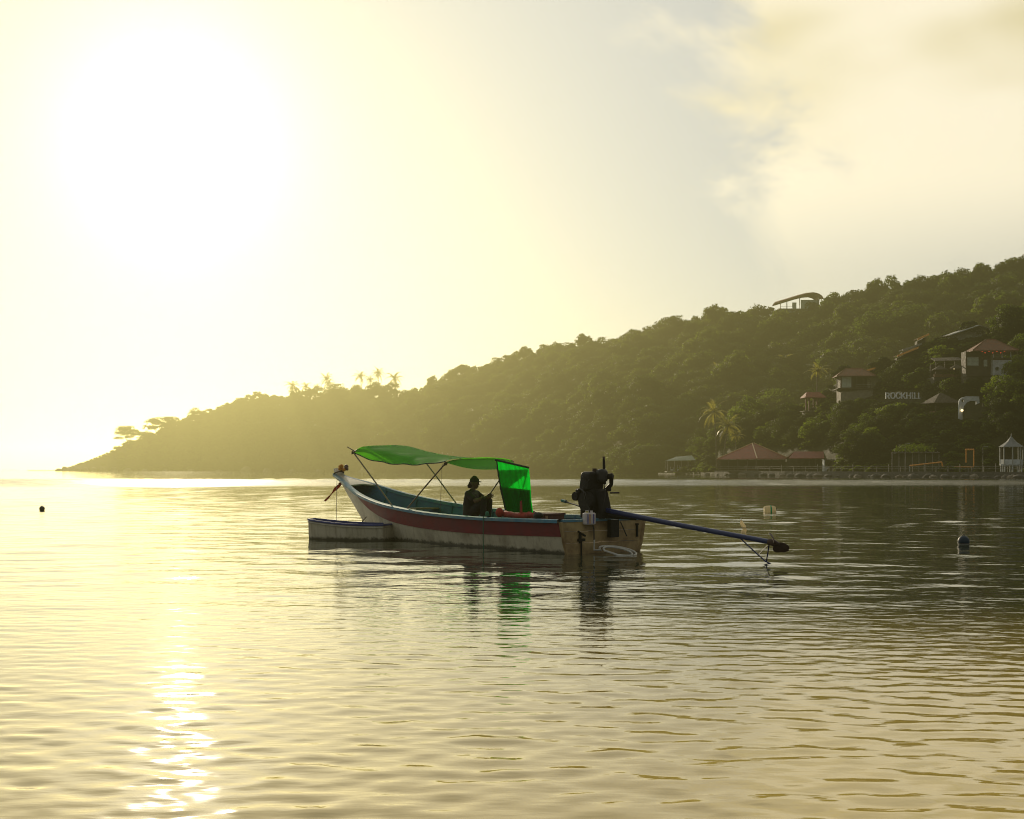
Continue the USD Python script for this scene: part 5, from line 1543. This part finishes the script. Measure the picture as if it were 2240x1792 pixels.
for i, (x, y) in enumerate(oct_):
    obj('post', box(.16, .16, e6 - f6 - .12, (x * .9, y * .9, f6 + .1), base=True), frame_white, k6)
    obj('stilt', box(.18, .18, f6 + 1.2, (x * .8, y * .8, -1.3), base=True), wall_white, k6)
    x2, y2 = oct_[(i + 1) % 8]
    if i != 1:
        c_, l_ = np.array([(x + x2) * .45, (y + y2) * .45]), math.hypot(x - x2, y - y2) * .82
        obj('balustrade', box(l_, .08, 10 / S6, (c_[0], c_[1], f6 + .14), rz=math.degrees(math.atan2(y2 - y, x2 - x)), base=True), wall_white, k6)
obj('inner_wall', box(w6 * .7, .12, e6 - f6 - .2, (0, w6 * .35, f6 + .1), base=True), wall_dark, k6)

# house with the corner window
g, S = site(1868, 876)
h = thing('slope_house', 'hip-roofed house with a pale gridded corner window above a slanting pale balcony', 'house', g, -4)
w = 74 / S
zb, ze = 24 / S, 52 / S
obj('base', hull_pts([(-w * .44, -2.5, -3), (w * .40, -2.5, -3), (w * .48, 3, -3), (-w * .44, 3, -3), (-w * .44, -2.6, zb - 1.0), (w * .22, -2.6, zb - 1.0), (w * .5, -2.6, zb), (w * .5, 3, zb), (-w * .44, 3, zb)]), wall_pale, h)
obj('balcony_slab', box(w * 1.06, 6.4, .18, (0, 0, zb + .002), base=True), wall_dark, h)
obj('walls', cat([box(w * .9, .2, ze - zb - .2, (0, 2.6, zb + .2), base=True), box(.2, 4.2, ze - zb - .2, (-w * .42, .4, zb + .2), base=True), box(w * .34, .2, ze - zb - .2, (-w * .25, -1.8, zb + .2), base=True)]), wall_dark, h)
window(h, -w * .26, zb + .35, w * .28, ze - zb - .5, -1.9, (2, 2))
for x in (w * .02, w * .22, w * .42):
    obj('post', box(.16, .16, ze - zb - .2, (x, -2.5, zb + .2), base=True), wall_dark, h)
obj('railing', cat([box(w * .44, .06, .07, (w * .22, -2.62, zb + 1.0)), box(w * .44, .06, .06, (w * .22, -2.62, zb + .6))]), post_grey, h)
obj('roof', hip(w, 5.6, 18 / S, w * .45, ze, .5), roof_brown, h)
for c_ in hip_caps(w, 5.6, 18 / S, w * .45, ze, .5, .09):
    obj('hip_cap', c_, roof_brown, h)

# small pavilion with red roof
g, S = site(1779, 906)
h = thing('red_roofed_pavilion', 'small viewing pavilion with a low red roof on brown columns', 'pavilion', g, 6)
w, e = 42 / S, 36 / S
obj('roof', hip(w, 3.4, 12 / S, w * .72, e, .35), roof_red, h)
for x in (-w * .30, w * .12):
    obj('column', cat([box(.42, .42, e - .25, (x, -1.1, 0), base=True), box(.6, .6, .3, (x, -1.1, e - .52), base=True)]), wall_brick, h)
    obj('column', box(.4, .4, e - .2, (x, 1.3, 0), base=True), wall_brick, h)
obj('floor', box(w * 1.2, 3.6, .2, (0, 0, 5 / S), base=True), wall_pale, h)
obj('base', box(w, 3.2, 5 / S + 2.5, (0, 0, -2.5), base=True), wall_dark, h)
obj('railing', cat([box(w * 1.1, .06, .07, (0, -1.7, 5 / S + 1.1)), box(w * 1.1, .06, .07, (0, -1.7, 5 / S + .7))]), post_grey, h)

# white house on the right
g, S = site(2160, 836)
h = thing('white_house', 'white house with a brown hip roof and two small round windows', 'house', g, -3)
e = 66 / S
x0, x1 = (2164 - 2160) / S, (2204 - 2160) / S
wl = m3.Manifold.cube([x1 - x0, 5.0, 46 / S], False).translate([x0, -2.5, 0.0])
rounds = []
for px in (2173, 2189):
    rounds.append(((px - 2160) / S, 27 / S))
    wl = wl - m3.Manifold.cylinder(1.0, .42, .42, 20).rotate([90, 0, 0]).translate([(px - 2160) / S, -2.0, 27 / S])
obj('white_wall', cat([trimesh.Trimesh(np.array(wl.to_mesh().vert_properties)[:, :3], np.array(wl.to_mesh().tri_verts), process=False), box(x1 - x0, 5, 3.0, ((x0 + x1) / 2, 0, -3.01), base=True)]), wall_white, h)
for x, z in rounds:
    rw_ = obj('round_window', tube([(x + .42 * math.cos(a), -2.52, z + .42 * math.sin(a)) for a in np.linspace(0, 6.283, 21)], .05, 5, False), frame_white, h)
    obj('pane', trimesh.creation.cylinder(.40, .03, sections=20).apply_transform(trimesh.transformations.rotation_matrix(math.pi / 2, [1, 0, 0])).apply_translation([x, -2.2, z]), glass_m, rw_)
for x in (x0 + .12, x1 - .12, (x0 + x1) / 2):
    obj('post', box(.2, .2, e - 46 / S, (x, -2.3, 46 / S + .01), base=True), wall_white, h)
obj('parapet', box(x1 - x0, .1, .5, ((x0 + x1) / 2, -2.44, 46 / S + .01), base=True), wall_dark, h)
xl = (2108 - 2160) / S
obj('timber_wing', cat([box(x0 - xl - .1, .2, e - 10 / S, ((x0 + xl) / 2, 1.5, 10 / S), base=True), box(.2, 3.4, e - 10 / S, (xl + .1, -.2, 10 / S), base=True), box(x0 - xl - .1, 4.4, .2, ((x0 + xl) / 2, -.4, 12 / S), base=True), box(x0 - xl - .1, 4.0, 12 / S + 2, ((x0 + xl) / 2, -.3, -2.1), base=True)]), wall_dark, h)
window(h, (2125 - 2160) / S, 35 / S, 25 / S, 19 / S, -1.2, (2, 2))
window(h, (2152 - 2160) / S, 33 / S, 8 / S, 15 / S, -1.2, (1, 2))
obj('front_wall', box(x0 - xl - .2, .12, e - 14 / S, ((x0 + xl) / 2, -1.13, 14 / S), base=True), wall_dark, h)
W = 88 / S
ro = hip(W, 7.0, 27 / S, 1.8, e, .5)
ro.apply_translation([(2165 - 2160) / S, -.2, 0])
obj('roof', ro, roof_brown, h)
for c_ in hip_caps(W, 7.0, 27 / S, 1.8, e, .5, .09):
    c_.apply_translation([(2165 - 2160) / S, -.2, 0])
    obj('hip_cap', c_, roof_brown, h)
for i, px in enumerate((2138, 2144, 2152, 2160, 2169, 2177, 2185)):
    lz = e - (2 + 3 * (i % 2)) / S
    obj('string_light', trimesh.creation.icosphere(1, .13).apply_translation([(px - 2160) / S, -3.6, lz]), lamp_red, h)

# lodges climbing the slope; sunlight on most roof edges painted as orange fascia
for (pa_, pb_, gy, lb, colr) in (((1962, 779), (2009, 760), 790, 'lodge with a long roof edge coloured orange as if sunlit, below the terraces', roof_brown), ((1974, 766), (2016, 752), 775, 'lodge roof just behind and above the long orange one', roof_grey), ((2007, 742), (2032, 731), 752, 'short orange-edged lodge roof, highest of the orange ones', roof_brown), ((1892, 812), (1926, 801), 822, 'orange-edged roof beside the house with the corner window', roof_brown)):
    g, S = site((pa_[0] + pb_[0]) / 2, gy)
    h = thing('lodge', lb, 'lodge', g)
    A_, B_ = at(*pa_, g[1] - 1.5) - g, at(*pb_, g[1] - 1.5) - g
    up = np.array([0.1, 3.2, -0.05])
    obj('roof', panel(A_, B_, B_ + up, A_ + up, 0.15), colr, h)
    obj('fascia', hull_pts([p + o for p in (A_, B_) for o in ([0, -.05, -.28], [0, -.05, .2], [0, -.22, -.28], [0, -.22, .2])]), sunlit_orange if colr is roof_brown else roof_grey, h)
    lo = min(A_[2], B_[2]) - .4
    obj('wall', hull_pts([(A_[0] + .5, .3, -2), (B_[0] - .3, .3, -2), (A_[0] + .5, 2.2, -2), (B_[0] - .3, 2.2, -2), (A_[0] + .5, .3, lo), (B_[0] - .3, .3, max(lo, B_[2] - .6)), (A_[0] + .5, 2.2, lo), (B_[0] - .3, 2.2, max(lo, B_[2] - .6))]), wall_dark, h)

g, S = site(2118, 746)
h = thing('grey_gabled_house', 'grey house with a sloping roof edge painted pale as if sunlit, above the white house', 'house', g, 0)
A_, B_, C_ = at(2077, 734, g[1] - 2) - g, at(2141, 712, g[1] - 2) - g, at(2166, 720, g[1] - 2) - g
up = np.array([0, 6, .2])
obj('roof', cat([panel(A_, B_, B_ + up, A_ + up, .16), panel(B_ + [0.01, 0, 0], C_, C_ + up, B_ + up + [.01, 0, 0], .16)]), roof_grey, h)
obj('verge', cat([tube([A_ + [0, -.1, 0], B_ + [0, -.1, 0]], .16, 4)]), frame_white, h)  # white strip on one slope only, painting the sunlight along that edge
obj('gable_wall', hull_pts([(A_[0] + .8, .2, -2), (C_[0] - .3, .2, -2), (A_[0] + .8, 3.5, -2), (C_[0] - .3, 3.5, -2), (A_[0] + .8, .2, A_[2] + .0), (B_[0], .2, B_[2] - .5), (C_[0] - .3, .2, C_[2] - .4), (A_[0] + .8, 3.5, A_[2]), (B_[0], 3.5, B_[2] - .5), (C_[0] - .3, 3.5, C_[2] - .4)]), roof_grey, h)
window(h, B_[0] - 1.6, 0.2, 1.6, 1.4, .2, (2, 1))
window(h, B_[0] + .8, 0.1, 1.2, 1.2, .2, (2, 1))

# terrace with thatched shades
g, S = site(2074, 832)
h = thing('terrace', 'dark stone terrace with a low wall left of the white house', 'terrace', g, 0)
obj('platform', box(72 / S, 5, 3.2, (0, .8, -2.6), base=True), stone_dark, h)
obj('low_wall', box(72 / S, .25, .7, (0, -1.6, .61), base=True), wall_brick, h)
obj('back_wall', box(60 / S, .25, 3.2, (0, 3.0, .61), base=True), wall_dark, h)
obj('roof', panel((-32 / S, -1.0, 40 / S), (34 / S, -1.0, 42 / S), (32 / S, 3.2, 52 / S), (-28 / S, 3.2, 50 / S), .15), thatch, h)
for x in (-30, -10, 12, 32):
    obj('post', box(.15, .15, 36 / S, (x / S, -.9, .62), base=True), wall_dark, h)
for px, py, lb in ((2056, 828, 'left thatched parasol on the terrace'), (2092, 826, 'right thatched parasol on the terrace')):
    p = at(px, py, g[1] - 1.4)
    t = thing('thatched_parasol', lb, 'parasol', p)
    obj('pole', tube([(0, 0, 0), (0, 0, 2.3)], .05, 6), wall_dark, t)
    obj('thatch_cone', trimesh.creation.revolve(np.array([(1.75, 1.85), (1.72, 2.0), (.9, 2.5), (.08, 3.0), (.001, 3.05)]), sections=16), thatch, t, smooth=50)
    obj('table', trimesh.creation.cylinder(.5, .06, sections=14).apply_translation([0, 0, .75]), plank, t)
# gazebo with thatch
g, S = site(2058, 902)
h = thing('thatched_gazebo', 'brown thatched gazebo on the slope left of the white arch', 'gazebo', g, 12)
obj('roof', hip(5.4, 4.6, 22 / S, .6, 20 / S, .5), thatch, h)
for sx_ in (-2.3, 2.3):
    for sy_ in (-1.9, 1.9):
        obj('post', box(.16, .16, 20 / S, (sx_, sy_, -.1), base=True), wall_dark, h)
obj('floor', box(5.2, 4.4, 1.4, (0, 0, -1.3), base=True), wall_brick, h)
obj('railing', cat([box(4.4, .06, .07, (0, -2.0, .95)), box(4.4, .06, .07, (0, -2.0, .55))]), wall_dark, h)

# white arch wall
g, S = site(2118, 918)
h = thing('white_arch', 'white arched wall with a small round hole on the dark slope', 'wall', g, 0)
import shapely.geometry as sg_, shapely.affinity as sa_
out = sg_.Polygon([((x - 2118) / S, (918 - y) / S) for x, y in [(2096, 918), (2096, 880), (2098, 874), (2104, 870), (2113, 867.5), (2126, 867), (2140, 868), (2141, 882), (2134, 885), (2134, 878), (2122, 877), (2113, 881), (2107, 889), (2104, 900), (2104, 918)]])
out = out.difference(sg_.Point((2104.5 - 2118) / S, (918 - 877) / S).buffer(.27))
m_ = trimesh.creation.extrude_polygon(out, .5, engine='earcut')
m_.apply_transform(trimesh.transformations.rotation_matrix(math.pi / 2, [1, 0, 0]))
obj('wall', m_, wall_white, h)
obj('hole_rim', tube([((2104.5 - 2118) / S + .29 * math.cos(a), -.51, (918 - 877) / S + .29 * math.sin(a)) for a in np.linspace(0, 6.283, 19)], .05, 5, False), wall_pale, h)
globe_lamp('globe_lamp', 'glowing globe lamp at the foot of the white arch', 2104.5, 898, g[1] - .9, .26)
globe_lamp('globe_lamp', 'small glowing lamp under the grey gabled house', 2116, 742, site(2118, 746)[0][1] - 1.2, .17)
globe_lamp('globe_lamp', 'glowing lamp on the terrace between the thatched shades', 2087, 806, site(2074, 832)[0][1] - .8, .2)

# the sign
g, S = site(1976, 878)
ds = g[1] - 4.0
o_ = at(1976, 873, ds)
sgn = thing('hillside_sign', 'white sign letters reading ROCKHILL on the dark slope', 'sign', o_)
for ch, xa, xb in (('R', 1936, 1946.5), ('O', 1947.5, 1958.5), ('C', 1959.5, 1969.5), ('K', 1970.5, 1981), ('H', 1982.5, 1992.5), ('I', 1994.5, 1997.5), ('L', 1999.5, 2006.5), ('L', 2008, 2016)):
    m_ = meshkit.text_mesh(ch, 13.5 / FOC * ds, 0.25, bold=True)
    bx = m_.bounds
    sx_ = (xb - xa) / FOC * ds / (bx[1][0] - bx[0][0])
    m_.apply_translation([-bx[0][0], -bx[0][1], 0])
    m_.apply_scale([sx_, 1, 1])
    m_.apply_transform(trimesh.transformations.rotation_matrix(math.pi / 2, [1, 0, 0]))
    m_.apply_translation([(xa - 1976) / FOC * ds, 0, 0])
    obj('letter_' + ch.lower(), m_, sign_m, sgn)
for zz in (-.08,):
    obj('mounting_rail', tube([((1934 - 1976) / FOC * ds, -.1, zz), ((2018 - 1976) / FOC * ds, -.1, zz)], .05, 5), wall_dark, sgn)
for px in (1942, 1960, 1978, 1996, 2013):
    obj('support_post', tube([((px - 1976) / FOC * ds, -.1, -.09), ((px - 1976) / FOC * ds, -.1, -3.0)], .05, 5), wall_dark, sgn)
# pale rocks on the dark slope
for i, (px, py, r, lb) in enumerate([(2052, 935, 1.1, 'pale grey boulder on the dark slope below the gazebo'), (2072, 948, .9, 'smaller pale boulder right below the grey one on the slope'), (1858, 975, 1.6, 'grey rock outcrop on the slope right of the smaller red roof'), (1990, 940, .8, 'small grey boulder low on the slope under the sign'), (1905, 960, .9, 'grey boulder low on the slope left of the pergola')]):
    g, S = site(px, py)
    t = thing('slope_boulder', lb, 'rock', g)
    obj('stone', rock(120 + i, r), rock_m, t, smooth=50)

# house with the curved roof on the crest of the headland
d7 = float(crest_far(1750)) - 6
o7 = at(1750, 676, d7)
S7 = FOC / d7
h = thing('curved_roof_house', 'crest house with a big curved shell roof and pale walls', 'house', o7, 0)
prof = np.array([(1700, 660), (1712, 656.5), (1730, 651), (1748, 645.5), (1764, 641.5), (1778, 640), (1788, 642.5), (1794, 647), (1797, 653)], float)
pts = np.stack([(prof[:, 0] - 1750) / S7, 0 * prof[:, 0], (676 - prof[:, 1]) / S7], -1)
sh_ = np.stack([pts + [0, y, -0.25 * ((y - 4) / 4) ** 2] for y in np.linspace(-3, 11, 8)], 1)
obj('roof', slab(sh_, .4), roof_brown, h, smooth=40)
xw = lambda p: (p - 1750) / S7
obj('wall', cat([box(xw(1742) - xw(1733), .3, 2.8 + 2, ((xw(1742) + xw(1733)) / 2, 0, -1.8), base=True), box(xw(1792) - xw(1752), .3, 4.2 + 1.8, ((xw(1792) + xw(1752)) / 2, 0, -1.8), base=True), box(xw(1735) - xw(1705), .3, 2.0, ((xw(1735) + xw(1705)) / 2 - .06, 0, -1.8), base=True)]), mat('wall_pale_turquoise', (0.34, 0.44, 0.38), rough=0.8, var=0.2, scale=1.0), h)
for p in (1706, 1720, 1748, 1790):
    obj('column', box(.35, .35, (676 - np.interp(p, prof[:, 0], prof[:, 1])) / S7 - .1, (xw(p), -1.2, 0), base=True), frame_white, h)
obj('railing', box(xw(1735) - xw(1705), .08, .12, (xw(1720), -1.4, 1.0)), frame_white, h)
obj('terrace_slab', box(xw(1795) - xw(1702), 9, .4, (xw(1748), 2.5, -.42), base=True), wall_pale, h)
# things low at the foot of the headland
p = at(815, 1031, float(px_shore(815)) - 4)
t = thing('stone_ramp', 'low pale concrete ramp at the foot of the headland right of the bow', 'ramp', (p[0], p[1], 0), 0)
obj('slab', hull_pts([(-9, -1.5, -.5), (9, -1.5, -.5), (9, 3, -.5), (-9, 3, -.5), (-7, -1, 1.1), (8, -1, 1.3), (8, 3, 1.4), (-7, 3, 1.2)]), wall_pale, t)
obj('bollard', box(.7, .7, 1.6, (-6, 0, 1.1), base=True), frame_white, t)
obj('bollard', box(.5, .5, 1.1, (6.5, 0, 1.25), base=True), frame_white, t)
p = at(984, 1001, float(px_shore(984)) + 12)
for i, px in enumerate((968, 979, 991, 1002)):
    q = at(px, 1003, float(px_shore(984)) + 10)
    t = thing('pale_post', 'pale upright post on the shore over the rear of the canopy, %s from the left' % ORD[i], 'post', (q[0], q[1], q[2] - 2.0), 0, 'pale posts over the canopy')
    hh = (13 - 2 * (i % 2)) / FOC * q[1] + 2
    obj('shaft', tube([(0, 0, -3), (0, 0, hh)], [.42, .32], 8), frame_white, t)
    obj('cap', box(.8, .8, .2, (0, 0, hh + .005), base=True), frame_white, t)
